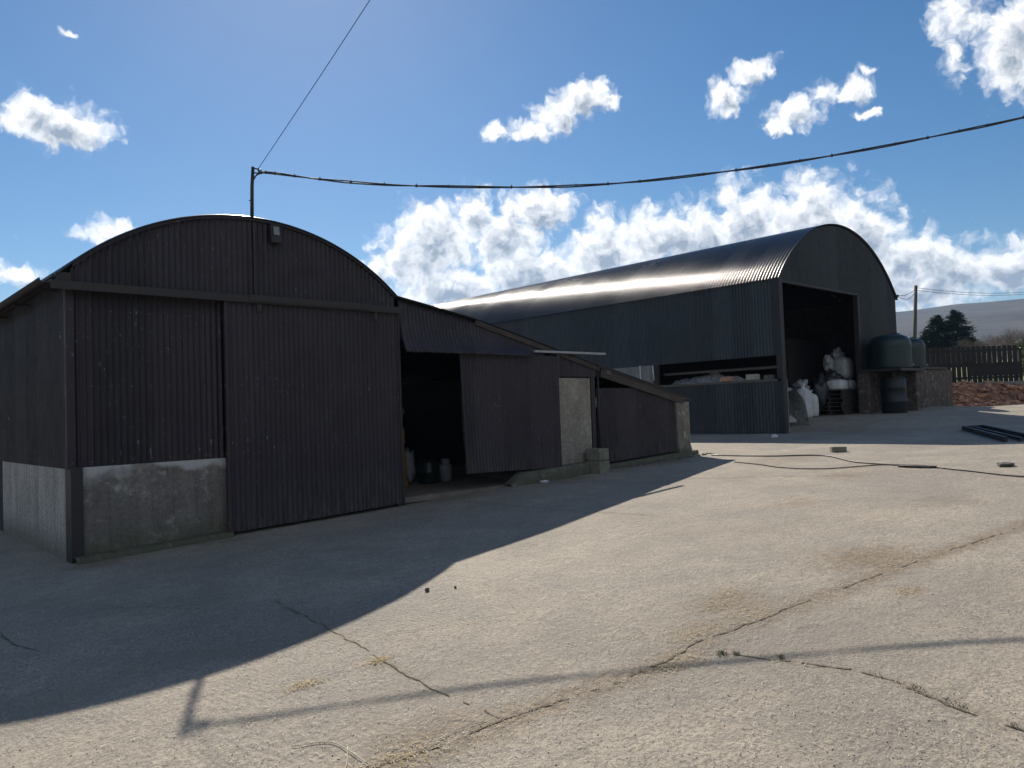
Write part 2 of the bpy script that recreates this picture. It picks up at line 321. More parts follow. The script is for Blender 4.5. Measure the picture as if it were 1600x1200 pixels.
def yard_mat():
    mt, t, b, oc, geo = mat('yard_concrete', (0.3, 0.28, 0.25), 0.82)
    P = geo.outputs['Position']; sp = t.node('ShaderNodeSeparateXYZ', ins={0: P})
    big = t.noise(P, 0.35, 5, 0.6); mid = t.noise(P, 1.7, 6, 0.6); fine = t.noise(P, 38, 5, 0.75); grit = t.noise(P, 95, 3, 0.8); lump = t.noise(P, 11, 7, 0.72)
    vor = t.node('ShaderNodeTexVoronoi', feature='F1', ins={'Vector': P, 'Scale': 75.0, 'Randomness': 1.0})
    col = t.mix(t.maprange(big, 0.35, 0.65), (0.41, 0.34, 0.252), (0.50, 0.425, 0.322))
    col = t.mix(t.maprange(mid, 0.38, 0.68, 0, 0.55), col, (0.25, 0.22, 0.18))
    # worn areas where the aggregate shows
    worn = t.maprange(t.noise(P, 0.55, 6, 0.65, 0.6), 0.46, 0.62)
    peb = t.mix(t.maprange(vor.outputs['Distance'], 0.15, 0.6), (0.48, 0.44, 0.385), (0.16, 0.14, 0.12))
    col = t.mix(t.math('MULTIPLY', worn, 0.55), col, peb)
    # coarse speckle everywhere
    col = t.mix(t.maprange(lump, 0.44, 0.64, 0, 0.45), col, (0.20, 0.175, 0.145))
    col = t.mix(t.maprange(fine, 0.47, 0.60, 0, 0.72), col, (0.15, 0.13, 0.105))
    col = t.mix(t.maprange(grit, 0.56, 0.66, 0, 0.8), col, (0.68, 0.63, 0.54))
    dk = t.maprange(t.noise(t.vmath('ADD', P, (3.1, 7.7, 0)), 5.5, 6, 0.75), 0.60, 0.72)
    col = t.mix(t.math('MULTIPLY', dk, 0.45), col, (0.12, 0.10, 0.08))
    at = t.node('ShaderNodeAttribute', attribute_name='dirt')
    dn = t.noise(P, 7.5, 8, 0.78, 0.3)
    dm = t.maprange(t.math('ADD', at.outputs['Fac'], t.math('MULTIPLY', t.math('SUBTRACT', dn, 0.5), 1.6)), 0.25, 0.75)
    dm = t.math('MULTIPLY', dm, t.maprange(at.outputs['Fac'], 0.02, 0.15))
    dc = t.mix(t.maprange(t.noise(P, 26, 5, 0.75), 0.4, 0.6), (0.105, 0.078, 0.055), (0.31, 0.225, 0.13))
    col = t.mix(t.math('MULTIPLY', dm, 0.85), col, dc)
    # brushed strokes drawn across the slab while it was wet
    br = t.noise(t.vmath('MULTIPLY', t.vmath('ADD', P, t.vmath('SCALE', t.noise(P, 0.8, 2, 0.5, color=True), scale=0.35)), (5.0, 34.0, 1)), 1.0, 4, 0.7)
    brm = t.maprange(t.noise(t.vmath('ADD', P, (4, 9, 0)), 0.8, 4, 0.6), 0.42, 0.6)
    col = t.mix(t.math('MULTIPLY', t.maprange(br, 0.52, 0.66), t.math('MULTIPLY', brm, 0.45)), col, (0.17, 0.15, 0.125))
    # broad tyre-worn and damp tones
    ty = t.maprange(t.noise(t.vmath('MULTIPLY', t.vmath('ADD', P, (0, 1, 0)), (0.35, 1.0, 1)), 0.9, 4, 0.55), 0.45, 0.65, 0, 0.4)
    col = t.mix(ty, col, (0.22, 0.19, 0.155))
    pt = t.maprange(t.noise(t.vmath('ADD', P, (21, 3, 0)), 0.75, 7, 0.68, 0.5), 0.52, 0.66, 0, 0.5)
    col = t.mix(pt, col, (0.24, 0.20, 0.155))
    # ochre chaff stains
    oc_ = t.maprange(t.noise(t.vmath('ADD', P, (11, 2, 0)), 1.6, 7, 0.7, 0.4), 0.63, 0.76)
    col = t.mix(t.math('MULTIPLY', oc_, 0.5), col, (0.42, 0.28, 0.14))
    t.set(b.inputs['Base Color'], col)
    # tamped ridges, curving, plus roughness of the slab
    wv = t.node('ShaderNodeTexWave', wave_type='BANDS', bands_direction='X', ins={'Vector': t.vmath('ADD', P, t.vmath('SCALE', t.noise(P, 0.4, 2, 0.5, color=True), scale=1.4)), 'Scale': 6.5, 'Distortion': 3.0, 'Detail': 3.0, 'Detail Scale': 1.6})
    wv2 = t.math('MULTIPLY', br, t.math('MULTIPLY', brm, 0.9))
    tam = t.math('ADD', wv2, t.math('MULTIPLY', wv.outputs['Fac'], t.maprange(t.noise(P, 0.9, 4, 0.6), 0.45, 0.65, 0.03, 0.6)))
    n1 = bump(t, b, tam, 0.45, 0.012)
    h = t.math('ADD', t.math('MULTIPLY', fine, 1.0), t.math('MULTIPLY', t.noise(P, 9, 5, 0.6), 1.2))
    n2 = bump(t, b, h, 0.9, 0.016, n1)
    bump(t, b, t.math('SUBTRACT', 1.0, vor.outputs['Distance']), t.math('MULTIPLY', worn, 0.55), 0.006, n2)
    return mt
M['yard'] = yard_mat()
M['dirt'] = simple('joint_dirt', (0.07, 0.055, 0.04), (0.22, 0.17, 0.11), 14, 0.98, 0.8, 0.02)
M['mud'] = simple('packed_mud', (0.13, 0.105, 0.085), (0.21, 0.175, 0.145), 3, 0.95, 0.7, 0.02)
M['straw'] = simple('loose_straw', (0.50, 0.43, 0.30), (0.72, 0.66, 0.52), 3, 0.8, 0.0)
M['goldstraw'] = simple('golden_chaff', (0.42, 0.30, 0.13), (0.62, 0.47, 0.24), 5, 0.9, 0.0)
M['grass'] = simple('crack_grass', (0.035, 0.055, 0.016), (0.09, 0.115, 0.035), 8, 0.8, 0.0)

def terrain_mat():
    mt, t, b, oc, geo = mat('moor_and_field', (0.1, 0.1, 0.05), 0.95)
    P = geo.outputs['Position']; sp = t.node('ShaderNodeSeparateXYZ', ins={0: P})
    near = t.mix(t.maprange(t.noise(P, 0.05, 6, 0.6), 0.35, 0.65), (0.13, 0.16, 0.04), (0.18, 0.19, 0.06))
    moor = t.mix(t.maprange(t.noise(t.vmath('MULTIPLY', P, (1, 1, 3)), 0.006, 8, 0.62), 0.38, 0.62), (0.026, 0.028, 0.030), (0.078, 0.068, 0.060))
    moor = t.mix(t.maprange(t.noise(P, 0.02, 6, 0.7), 0.55, 0.7, 0, 0.5), moor, (0.06, 0.07, 0.03))
    top = t.maprange(t.math('ADD', sp.outputs[2], t.math('MULTIPLY', t.noise(P, 0.004, 5, 0.6), 60)), 175, 215)
    moor = t.mix(top, moor, (0.085, 0.10, 0.045))
    far = t.maprange(t.math('ADD', sp.outputs[2], t.math('MULTIPLY', t.noise(P, 0.02, 4, 0.6), 14)), 16, 30)
    t.set(b.inputs['Base Color'], t.mix(far, near, moor))
    bump(t, b, t.noise(P, 0.03, 8, 0.65), 0.8, 4.0)
    return mt
M['terrain'] = terrain_mat()
def bank_mat():
    mt, t, b, oc, geo = mat('red_earth', (0.3, 0.15, 0.1), 0.95)
    P = geo.outputs['Position']
    col = t.mix(t.maprange(t.noise(P, 1.6, 7, 0.65), 0.35, 0.65), (0.13, 0.060, 0.035), (0.40, 0.18, 0.09))
    col = t.mix(t.maprange(t.noise(P, 7, 6, 0.7), 0.5, 0.72, 0, 0.8), col, (0.50, 0.31, 0.20))
    t.set(b.inputs['Base Color'], col); bump(t, b, t.noise(P, 5, 8, 0.7), 1.0, 0.08)
    return mt
M['bank'] = bank_mat()

# ------------------------------------------------------------------ ground, hill
F0 = np.array([35.3, 12.2]); FD = np.array([0.733, -0.680]); FN = np.array([0.680, 0.733])
def beyond(x, y): return (x-F0[0])*FN[0]+(y-F0[1])*FN[1]
def terrain():
    rs = np.concatenate([np.linspace(0, 60, 50), np.geomspace(63, 3200, 110)]); azs = np.linspace(0, 2*PI, 721)
    R_, A_ = np.meshgrid(rs, azs, indexing='ij'); X = R_*np.cos(A_); Y = R_*np.sin(A_)
    s = beyond(X, Y)
    yard = 0.036*np.clip(X, -60, 40)-0.12
    w = sm(s, -1.1, 0.1)*sm(R_, 20, 30)
    fld = 2.12+0.055*np.clip(s, 0, 110)+0.015*np.clip(s-110, 0, 600)
    Z = yard*(1-w)+fld*w
    ridge = 137+3*np.sin(A_*1.5+0.5)+4*np.sin(A_*4.1+1.2)
    Z = Z + ridge*sm(R_, 260, 1700)**1.15
    for i in range(len(rs)):
        if rs[i] > 150:
            amp = 9*min(1, (rs[i]-150)/900)*(1.0 if rs[i] < 1400 else 0.18)
            for j in range(0, 721):
                Z[i, j] += amp*mn.fractal(Vector((X[i, j]*0.0035, Y[i, j]*0.0035, 1.3)), 1.0, 2.0, 5)
    Z[:, -1] = Z[:, 0]
    o = MB().grid(np.stack([X, Y, Z], -1)).build('hill_terrain', M['terrain'], smooth=True); o['kind'] = 'structure'; o['label'] = 'green field rising to a long purple brown moorland hill'; return o
terrain()
J1 = [(0.6, 3.2), (1.87, 3.13), (2.3, 3.06), (2.74, 3.03), (3.44, 2.91), (3.93, 2.86), (4.35, 2.9), (5.32, 2.78), (6.12, 2.7), (7.4, 2.56), (8.69, 2.35), (11.5, 2.1)]
J2 = [(3.08, 6.53), (2.98, 5.79), (2.93, 5.2), (2.84, 4.62), (2.77, 4.13), (2.71, 3.54), (2.69, 3.03)]
J3 = [(4.21, 2.68), (4.32, 2.35), (4.41, 1.97), (4.37, 1.71), (4.27, 1.49), (4.18, 1.23), (4.1, 0.7)]
J4 = [(7.82, 9.61), (7.84, 8.5), (7.85, 7.16), (8.09, 6.0)]
J5 = [(1.1, 9.2), (1.16, 8.43), (1.2, 7.47), (1.21, 6.98), (1.3, 6.6)]
J6 = [(11.3, 8.6), (11.54, 7.31), (12.05, 6.88), (12.6, 5.4)]
def yard():
    xs = np.concatenate([np.arange(-14, 0, 0.5), np.arange(0, 12, 0.12), np.arange(12, 38.1, 0.25)])
    ys = np.concatenate([np.arange(-14, 0, 0.5), np.arange(0, 13, 0.12), np.arange(13, 34, 0.5)])
    X, Y = np.meshgrid(xs, ys, indexing='ij'); Z = ground(X, Y)
    for i in range(len(xs)):
        for j in range(len(ys)): Z[i, j] += 0.012*mn.noise(Vector((xs[i]*0.45, ys[j]*0.45, 0)))+0.003*mn.noise(Vector((xs[i]*2.3, ys[j]*2.3, 5)))
    o = MB().grid(np.stack([X, Y, Z], -1)).build('yard', M['yard'], smooth=True); o['kind'] = 'structure'
    def dist(pts):
        D = np.full(X.shape, 99.0)
        for (ax, ay), (bx, by) in zip(pts, pts[1:]):
            t_ = np.clip(((X-ax)*(bx-ax)+(Y-ay)*(by-ay))/((bx-ax)**2+(by-ay)**2), 0, 1); D = np.minimum(D, np.hypot(X-ax-t_*(bx-ax), Y-ay-t_*(by-ay)))
        return D
    dirt = np.exp(-(dist(J1)/0.16)**1.3)*0.9
    for pts, w_ in ((J2, 0.07), (J3, 0.10), (J4, 0.10), (J6, 0.12)): dirt = np.maximum(dirt, 0.55*np.exp(-(dist(pts)/w_)**1.3))
    for cx_, cy_, r_, a_ in ((5.2, 3.2, .45, .9), (4.6, 3.05, .35, .7), (7.1, 2.95, .7, .9), (9.6, 4.9, .6, .5), (12.6, 5.6, .9, .6), (3.4, 2.95, .3, .6), (10.5, 3.4, .8, .5), (2.3, 3.2, .4, .8), (6.2, 2.3, .25, .5), (14.6, 7.6, 1.1, .6), (11.6, 7.0, .7, .4), (2.5, 9.9, .5, .7), (4.0, 9.95, .5, .6), (10.5, 9.95, .8, .8), (13.5, 10.0, 1.0, .8), (8.0, 10.2, .9, .7)):
        dirt = np.maximum(dirt, a_*np.exp(-((X-cx_)**2+((Y-cy_)*1.5)**2)/r_**2))
    at = o.data.attributes.new('dirt', 'FLOAT', 'POINT'); at.data.foreach_set('value', dirt.astype(np.float32).ravel())
    return o
def gz(x, y): return float(ground(x, y)) + 0.012*mn.noise(Vector((x*0.45, y*0.45, 0)))+0.003*mn.noise(Vector((x*2.3, y*2.3, 5)))
yard()

def ribbon(name, pts, w, material, jag=0.35, step=0.03, lift=0.004, gap=0.0):
    """a ragged crack: many short slivers of varying width, broken by gaps"""
    P = []; pts = [Vector((*p, 0)) for p in pts]
    for a, b in zip(pts, pts[1:]):
        n = max(1, int((b-a).length/step))
        for k in range(n): P.append(a.lerp(b, k/n))
    P.append(pts[-1]); b = MB(); prev = None
    for i, p in enumerate(P):
        d = (P[min(i+1, len(P)-1)]-P[max(i-1, 0)]).normalized(); u = Vector((-d.y, d.x, 0))
        off = 0.05*mn.noise(p*1.3)+0.022*mn.noise(p*6)+0.010*mn.noise(p*21)
        ends = min(1, i/4+0.1, (len(P)-1-i)/4+0.1); keep = mn.noise(p*2.1+Vector((7, 0, 0)))+0.6*mn.noise(p*9) > gap-0.45
        w1 = w*(0.25+jag*2.4*abs(mn.noise(p*11+Vector((3, 0, 0)))))*ends; w2 = w*(0.25+jag*2.4*abs(mn.noise(p*13+Vector((0, 9, 0)))))*ends
        if not keep: prev = None; continue
        q1 = p+u*(off+w1); q2 = p+u*(off-w2)
        row = [(q1.x, q1.y, gz(q1.x, q1.y)+lift), (q2.x, q2.y, gz(q2.x, q2.y)+lift)]
        if prev: b.add(prev+row, [(0, 1, 3, 2)])
        prev = row
    o = b.build(name, material); o['kind'] = 'structure'; return o
ribbon('slab_joint', J1, 0.0085, M['dirt'], 1.0, gap=0.25); ribbon('slab_joint', J2, 0.0065, M['dirt'], 1.0, gap=0.0)
ribbon('slab_crack', J3, 0.010, M['dirt'], 1.0, gap=0.12); ribbon('slab_crack', J4, 0.009, M['dirt'], 0.5); ribbon('slab_crack', J5, 0.012, M['dirt'], 0.6); ribbon('slab_crack', J6, 0.012, M['dirt'], 0.6)
ribbon('slab_crack', [(1.9, 7.6), (2.3, 7.2), (2.6, 6.6)], 0.006, M['dirt'], 0.6)

def scatter(name, n, place, size, material, lab, upright=False, cat='straw'):
    b = MB()
    for i in range(n):
        x, y = place(i); a = random.random()*2*PI; L = random.uniform(*size[0]); w = random.uniform(*size[1])
        z = gz(x, y)+0.004+random.random()*0.004
        if upright:
            dx, dy = math.cos(a)*L*0.6, math.sin(a)*L*0.6
            b.add([(x-w, y, z-0.004), (x+w, y, z-0.004), (x+dx*0.5+w*0.5, y+dy*0.5, z+L*0.6), (x+dx, y+dy, z+L*random.uniform(0.5, 0.9))], [(0, 1, 2), (0, 2, 3)])
        else:
            c, s_ = math.cos(a)*L, math.sin(a)*L; bend = random.uniform(-.25, .25)
            nx, ny = -s_/L*w, c/L*w; mx, my = x+c*0.5-s_*bend*0.5, y+s_*0.5+c*bend*0.5; zz = z+random.random()*0.006
            b.add([(x-nx, y-ny, z), (x+nx, y+ny, z), (mx+nx, my+ny, zz+0.002), (mx-nx, my-ny, zz+0.002), (x+c+nx, y+s_+ny, zz), (x+c-nx, y+s_-ny, zz)], [(0, 1, 2, 3), (3, 2, 4, 5)])
    o = b.build(name, material); return tag(o, lab, cat, kind='stuff')
def near_pt(i):
    while True:
        d = 3.0+12*random.random()**1.7; a = math.radians(47+random.uniform(-36, 36))
        x, y = d*math.cos(a), d*math.sin(a)
        if mn.noise(Vector((x*0.7, y*0.7, 2)))+random.random()*0.9 > 0.35: return x, y
scatter('straw_litter', 14000, near_pt, ((0.008, 0.030), (0.0008, 0.0020)), M['straw'], 'pale short straw pieces littering the sunlit concrete yard')
scatter('chaff', 2600, lambda i: (lambda s: (s[0]+random.gauss(0, s[2]), s[1]+random.gauss(0, s[2]*0.55)))(random.choice([(2.25, 4.36, .07), (2.76, 4.33, .06), (5.08, 3.27, .14), (5.44, 3.38, .12), (6.17, 2.29, .12), (10.0, 5.06, .22), (7.3, 2.79, .3), (13.29, 5.55, .5), (4.41, 3.05, .12), (4.98, 2.95, .15), (3.91, 2.80, .12), (2.1, 3.08, .12), (6.9, 3.5, .4), (9.2, 3.6, .5)])), ((0.012, 0.035), (0.001, 0.002)), M['goldstraw'], 'golden chaff lying in small drifts along the slab joint')
gb = MB()
for i in range(2600):
    x, y = near_pt(i); r = random.uniform(0.002, 0.006); z = gz(x, y)
    gb.add([(x-r, y, z), (x, y-r, z), (x+r, y, z), (x, y+r, z), (x+r*.2, y, z+r*1.1)], [(0, 1, 4), (1, 2, 4), (2, 3, 4), (3, 0, 4)])
tag(gb.build('grit', M['stone']), 'loose dark grit scattered thinly over the concrete yard', 'grit', kind='stuff')
def along(P, sp):
    def f(i):
        k = random.randrange(len(P)-1); u = random.random(); return P[k][0]+(P[k+1][0]-P[k][0])*u+random.gauss(0, sp), P[k][1]+(P[k+1][1]-P[k][1])*u+random.gauss(0, sp)
    return f
scatter('chaff', 1700, along(J1[:-1], 0.075), ((0.008, 0.026), (0.0006, 0.0013)), M['straw'], 'straw bits caught along the long slab joint')
def tuft(c, n, r):
    return [(c[0]+random.gauss(0, r), c[1]+random.gauss(0, r*0.8)) for _ in range(n)]
G = tuft((4.19, 2.67), 60, .022)+tuft((4.23, 2.60), 30, .015)+tuft((4.33, 2.36), 30, .018)
for k in range(190):
    u = random.random(); q = along([(4.40, 1.98), (4.37, 1.75), (4.33, 1.6), (4.27, 1.48), (4.18, 1.22), (4.12, 1.05)], .012)(0)
    if mn.noise(Vector((q[0]*9, q[1]*9, 1))) > -0.12: G.append(q)
for k in range(160): G.append(along([(2.45, 10.06), (4.2, 10.06)], .02)(0))
for k in range(260): G.append(along([(9.6, 10.0), (12.0, 10.0)], .025)(0))
scatter('crack_grass', len(G), lambda i: G[i], ((0.008, 0.024), (0.0012, 0.0022)), M['grass'], 'small green grass growing out of the slab cracks', True, 'grass')

# ------------------------------------------------------------------ corrugated sheet helpers
PITCH = 0.076
def corr_x(b, x0, x1, y, zb, zt, amp=0.011, rows=1, n=8, pitch=PITCH, dy=None):
    xs = np.arange(x0, x1+1e-6, pitch/n); P = np.zeros((len(xs), rows+1, 3))
    for i, x in enumerate(xs):
        a = zb(x) if callable(zb) else zb; c = zt(x) if callable(zt) else zt
        for j in range(rows+1):
            z = a+(c-a)*j/rows; P[i, j] = (x, y+amp*math.cos(2*PI*x/pitch)+(dy(x, z) if dy else 0), z)
    b.grid(P); return b
def corr_y(b, y0, y1, x, zb, zt, amp=0.010, rows=1, n=8, pitch=PITCH):
    ys = np.arange(y0, y1+1e-6, pitch/n); P = np.zeros((len(ys), rows+1, 3))
    for i, y in enumerate(ys):
        a = zb(y) if callable(zb) else zb; c = zt(y) if callable(zt) else zt
        for j in range(rows+1): P[i, j] = (x+amp*math.cos(2*PI*y/pitch), y, a+(c-a)*j/rows)
    b.grid(P); return b
def arch_roof(b, cx, cz, r, x0, x1, y0, y1, seg=44, amp=0.010, n=6, PITCH=0.076):
    a0 = math.asin((x0-cx)/r); a1 = math.asin((x1-cx)/r); an = np.linspace(a0, a1, seg); ys = np.arange(y0, y1, PITCH/n)
    rr = r+amp*np.cos(2*PI*ys/PITCH)
    P = np.stack([cx+np.sin(an)[None, :]*rr[:, None], np.repeat(ys[:, None], seg, 1), cz+np.cos(an)[None, :]*rr[:, None]], -1)
    b.grid(P); return b

# ------------------------------------------------------------------ front barn
Y0 = 10.28
A1 = dict(cx=4.72, cz=1.08, r=3.45)
def arch1(x, off=0.0): return A1['cz']+math.sqrt(max(0, (A1['r']-off)**2-(x-A1['cx'])**2))
t1 = thing('round_roof_barn', (2.36, Y0, 0.08), 'nearer maroon corrugated iron barn with round roof and tall sliding door above a rendered plinth', 'barn')
b = MB(); corr_x(b, 2.40, 7.06, Y0, 3.36, lambda x: arch1(x, 0.03), rows=3)
b.build('gable_wall', M['maroon'], t1, smooth=True)
b = MB(); corr_x(b, 2.42, 4.24, Y0+0.02, 1.20, 3.42, rows=4, dy=lambda x, z: 0.0)
b.build('wall_panel', M['maroon'], t1, smooth=True)
b = MB(); corr_y(b, Y0-0.01, 20.0, 2.36, 1.19, 3.52, rows=3)
b.build('side_wall', M['maroon_side'], t1, smooth=True)
b = MB(); corr_y(b, 14.35, 20.0, 2.39, 0.02, 1.19); b.build('lower_side_sheet', M['maroon_side'], t1, smooth=True)
b = MB(); arch_roof(b, A1['cx'], A1['cz'], A1['r']+0.012, 2.24, 7.12, Y0-0.07, 20.2)
b.build('roof', M['roof'], t1, smooth=True, solid=0.006)
# verge flashing under the roof edge
b = MB(); pr = [(x, arch1(x, 0.035)) for x in np.linspace(2.42, 7.06, 60)]; po = [(x, arch1(x, -0.002)) for x in np.linspace(2.42, 7.06, 60)]
for (xa, za), (xb, zb_), (xc, zc), (xd, zd) in zip(pr, pr[1:], po, po[1:]):
    b.add([(xa, Y0-0.04, za), (xb, Y0-0.04, zb_), (xd, Y0-0.04, zd), (xc, Y0-0.04, zc), (xa, Y0-0.012, za), (xb, Y0-0.012, zb_)], [(0, 1, 2, 3), (1, 0, 4, 5)])
b.build('verge_strip', M['maroon'], t1)
# left eaves board, step and gutter
g = MB(); n = 9
for k in range(n): pass
prof = [(2.12+0.06*math.cos(a), 3.44+0.06*math.sin(a)) for a in np.linspace(PI, 2*PI, 8)]
P = np.array([[(x, y, z) for x, z in prof] for y in (Y0-0.1, 20.0)]); g.grid(P)
gut = g.build('gutter', M['steel'], t1, smooth=True, solid=0.006)
MB().box(2.20, 2.34, Y0-0.06, 20.0, 3.47, 3.50).box(2.24, 2.40, Y0-0.055, Y0-0.02, 3.42, 3.53).build('eaves_board', M['steel'], t1)
for k in range(6): MB().box(2.17, 2.345, Y0+0.4+k*1.5, Y0+0.44+k*1.5, 3.36, 3.40).build('gutter_bracket', M['steel'], t1)
# door track
tr = MB().box(2.16, 7.06, Y0-0.17, Y0-0.02, 3.395, 3.415); tr.box(2.16, 7.06, Y0-0.175, Y0-0.155, 3.31, 3.41); tr.box(4.55, 6.5, Y0-0.19, Y0-0.177, 3.33, 3.425)
tr = tr.build('door_track', M['steel'], t1, bevel=0.004)
MB().tube([(4.86, Y0-0.185, 3.36), (4.86, Y0-0.185, 3.47)], 0.012).build('track_bracket', M['steel'], tr)
# plinth, corner post, step
MB().box(2.50, 4.26, Y0-0.005, Y0+0.2, 0.06, 1.20).build('plinth', M['render'], t1, bevel=0.008)
MB().box(2.36, 2.56, Y0+0.21, 14.3, -0.02, 1.195).build('side_plinth', M['shutter'], t1, bevel=0.008)
MB().box(2.365, 2.497, Y0-0.055, Y0+0.2, 0.06, 1.21).build('corner_post', M['steel'], t1, bevel=0.006)
MB().box(2.34, 2.43, Y0-0.032, Y0-0.012, 1.2, 3.36).box(2.338, 2.346, Y0-0.012, Y0+0.05, 1.2, 3.50).build('corner_flashing', M['maroon'], t1)
# mossy foot of the plinth, uneven
def rough_strip(x0, x1, y0, y1, zt, n=40, amp=0.02):
    b = MB(); R_ = []
    for i in range(n+1):
        x = x0+(x1-x0)*i/n; q = mn.noise(Vector((x*3, 1, 0)))*amp*2; q2 = mn.noise(Vector((x*7, 4, 0)))*amp
        z = ground(x, y0); h = zt(x)
        R_.append([(x, y0+q, z-0.03), (x, y0+q+0.01, h-0.02+q2), (x, y0+q+0.03, h+q2), (x, (y0+y1)/2, h+q2*0.6), (x, y1, h+0.01)])
    b.grid(np.array(R_)); return b
rough_strip(2.38, 4.26, Y0-0.2, Y0+0.02, lambda x: 0.036*x+0.065).build('footing', M['mossy'], t1, smooth=True)
# sliding door
dz0 = lambda x: 0.036*x+0.045
db = MB(); corr_x(db, 4.26, 7.02, Y0-0.11, dz0, 3.375, rows=6, dy=lambda x, z: 0.012*mn.noise(Vector((x*0.8, z*0.7, 3))))
door = db.build('sliding_door', M['maroon'], t1, smooth=True)
MB().box(4.215, 4.262, Y0-0.135, Y0-0.075, 0.21, 3.38).build('edge_frame', M['maroon'], door)
MB().box(7.018, 7.05, Y0-0.13, Y0-0.075, 0.31, 3.38).build('edge_frame', M['steel'], door)
for zz in (1.75, 0.4): MB().box(4.262, 7.018, Y0-0.095, Y0-0.06, zz, zz+0.08).build('door_rail', M['steel'], door)
for xx in (4.7, 6.6): MB().box(xx-0.03, xx+0.03, Y0-0.150, Y0-0.128, 3.2, 3.40).build('hanger', M['steel'], door)
MB().box(7.0, 7.13, Y0-0.02, Y0+0.14, 0.25, 3.40).build('door_post', M['steel'], t1, bevel=0.005)
# floodlight
fl = MB().obox((4.995, Y0-0.075, 4.33), (0.15, 0.09, 0.27), (math.radians(-8), 0, 0)).build('floodlight', M['steel'], t1, bevel=0.01)
MB().obox((4.995, Y0-0.128, 4.37), (0.085, 0.008, 0.12), (math.radians(-8), 0, 0)).build('lens', M['glass'], fl)
MB().box(4.97, 5.02, Y0-0.03, Y0, 4.18, 4.40).build('bracket', M['steel'], fl)
MB().box(4.69, 4.725, Y0-0.035, Y0-0.012, 3.42, 4.47).build('conduit', M['steel'], t1)
MB().add([(x, 20.05, z) for x in np.linspace(2.3, 7.1, 25) for z in (0.1, arch1(x, 0.02))], [(2*i, 2*i+2, 2*i+3, 2*i+1) for i in range(24)]).build('rear_wall', M['dark_wood'], t1)

# service mast on top with the cables
tm = thing('service_mast', (4.71, Y0+0.04, 4.45), 'short dark metal cable mast standing up from the round roof of the nearer barn', 'mast')
MB().tube([(4.71, Y0+0.04, 4.40), (4.725, Y0+0.04, 5.0), (4.745, Y0+0.04, 5.285)], 0.026, 12, 0.022).build('pole', M['steel'], tm, smooth=True)
MB().box(4.745, 4.83, Y0+0.03, Y0+0.05, 5.262, 5.276).box(4.745, 4.83, Y0+0.03, Y0+0.05, 5.20, 5.214).box(4.82, 4.834, Y0+0.03, Y0+0.05, 5.19, 5.28).build('bracket', M['steel'], tm)
MB().lathe((4.85, Y0+0.04, 5.205), [(0.012, 0), (0.032, 0.008), (0.026, 0.02), (0.034, 0.03), (0.024, 0.045), (0.03, 0.055), (0.01, 0.07)], 14).build('insulator', M['glass'], tm, smooth=True)
MB().tube([(4.755, Y0+0.04, 5.11), (4.77, Y0+0.03, 5.15), (4.80, Y0+0.01, 5.185), (4.86, Y0-0.03, 5.203)], 0.011, 8).build('drop_loop', M['cable'], tm, smooth=True)
MB().box(4.675, 4.70, Y0+0.03, Y0+0.05, 4.79, 4.80).build('clip', M['steel'], tm)
cp = [(4.84, 10.30, 5.225), (4.99, 10.13, 5.19), (5.44, 9.68, 5.08), (6.09, 9.03, 4.96), (6.73, 8.39, 4.89), (7.36, 7.76, 4.84), (8.0, 7.12, 4.82), (8.63, 6.49, 4.84), (9.26, 5.86, 4.9), (9.89, 5.23, 4.98), (10.51, 4.61, 5.08), (11.13, 3.99, 5.2), (11.75, 3.37, 5.34), (12.37, 2.75, 5.49), (13.7, 1.42, 5.85), (15.2, -0.08, 6.3)]
def dense(pts, n=10):
    P = [Vector(p) for p in pts]; P = [P[0]*2-P[1]]+P+[P[-1]*2-P[-2]]; out = []
    for i in range(1, len(P)-2):
        for k in range(n):
            t = k/n; a, b_, c, d = P[i-1], P[i], P[i+1], P[i+2]
            out.append(0.5*((2*b_)+(-a+c)*t+(2*a-5*b_+4*c-d)*t*t+(-a+3*b_-3*c+d)*t**3))
    out.append(P[-2]); return out
tcb = thing('overhead_cable', cp[0], 'thick black twisted service cable slung from the mast across the sky to the right', 'cable')
D = dense(cp, 12); T1, T2 = [], []
for i, p in enumerate(D):
    a = i*0.16; u = Vector((0.7, 0.7, 0))
    o_ = u*math.cos(a)*0.011+Vector((0, 0, 1))*math.sin(a)*0.011
    slack = 1+0.8*max(0, mn.noise(Vector((i*0.12, 0, 0)))); T1.append(p+o_*slack); T2.append(p-o_*slack*0.9)
MB().tube(T1, 0.0105, 7).build('core', M['cable'], tcb, smooth=True); MB().tube(T2, 0.0095, 7).build('core', M['cable'], tcb, smooth=True)
for i in range(6, len(D)-1, 6):
    dv = (D[i+1]-D[i]).normalized()*0.012
    MB().tube([D[i]-dv, D[i]+dv], 0.021, 8).box(D[i].x-0.003, D[i].x+0.003, D[i].y-0.003, D[i].y+0.003, D[i].z, D[i].z+0.034).build('cable_tie', M['cable'], tcb)
W0 = Vector((4.82, Y0+0.04, 5.27)); W1 = Vector((4.47, 6.87, 6.14)); dd = W1-W0
wp = [W0+dd*k/6+Vector((0, 0, -0.05*math.sin(PI*min(1, k/12)))) for k in range(0, 20)]
tag(MB().tube(wp, 0.0045, 5).build('overhead_wire', M['cable']), 'thin grey wire rising from the mast out of the top of the view', 'wire')

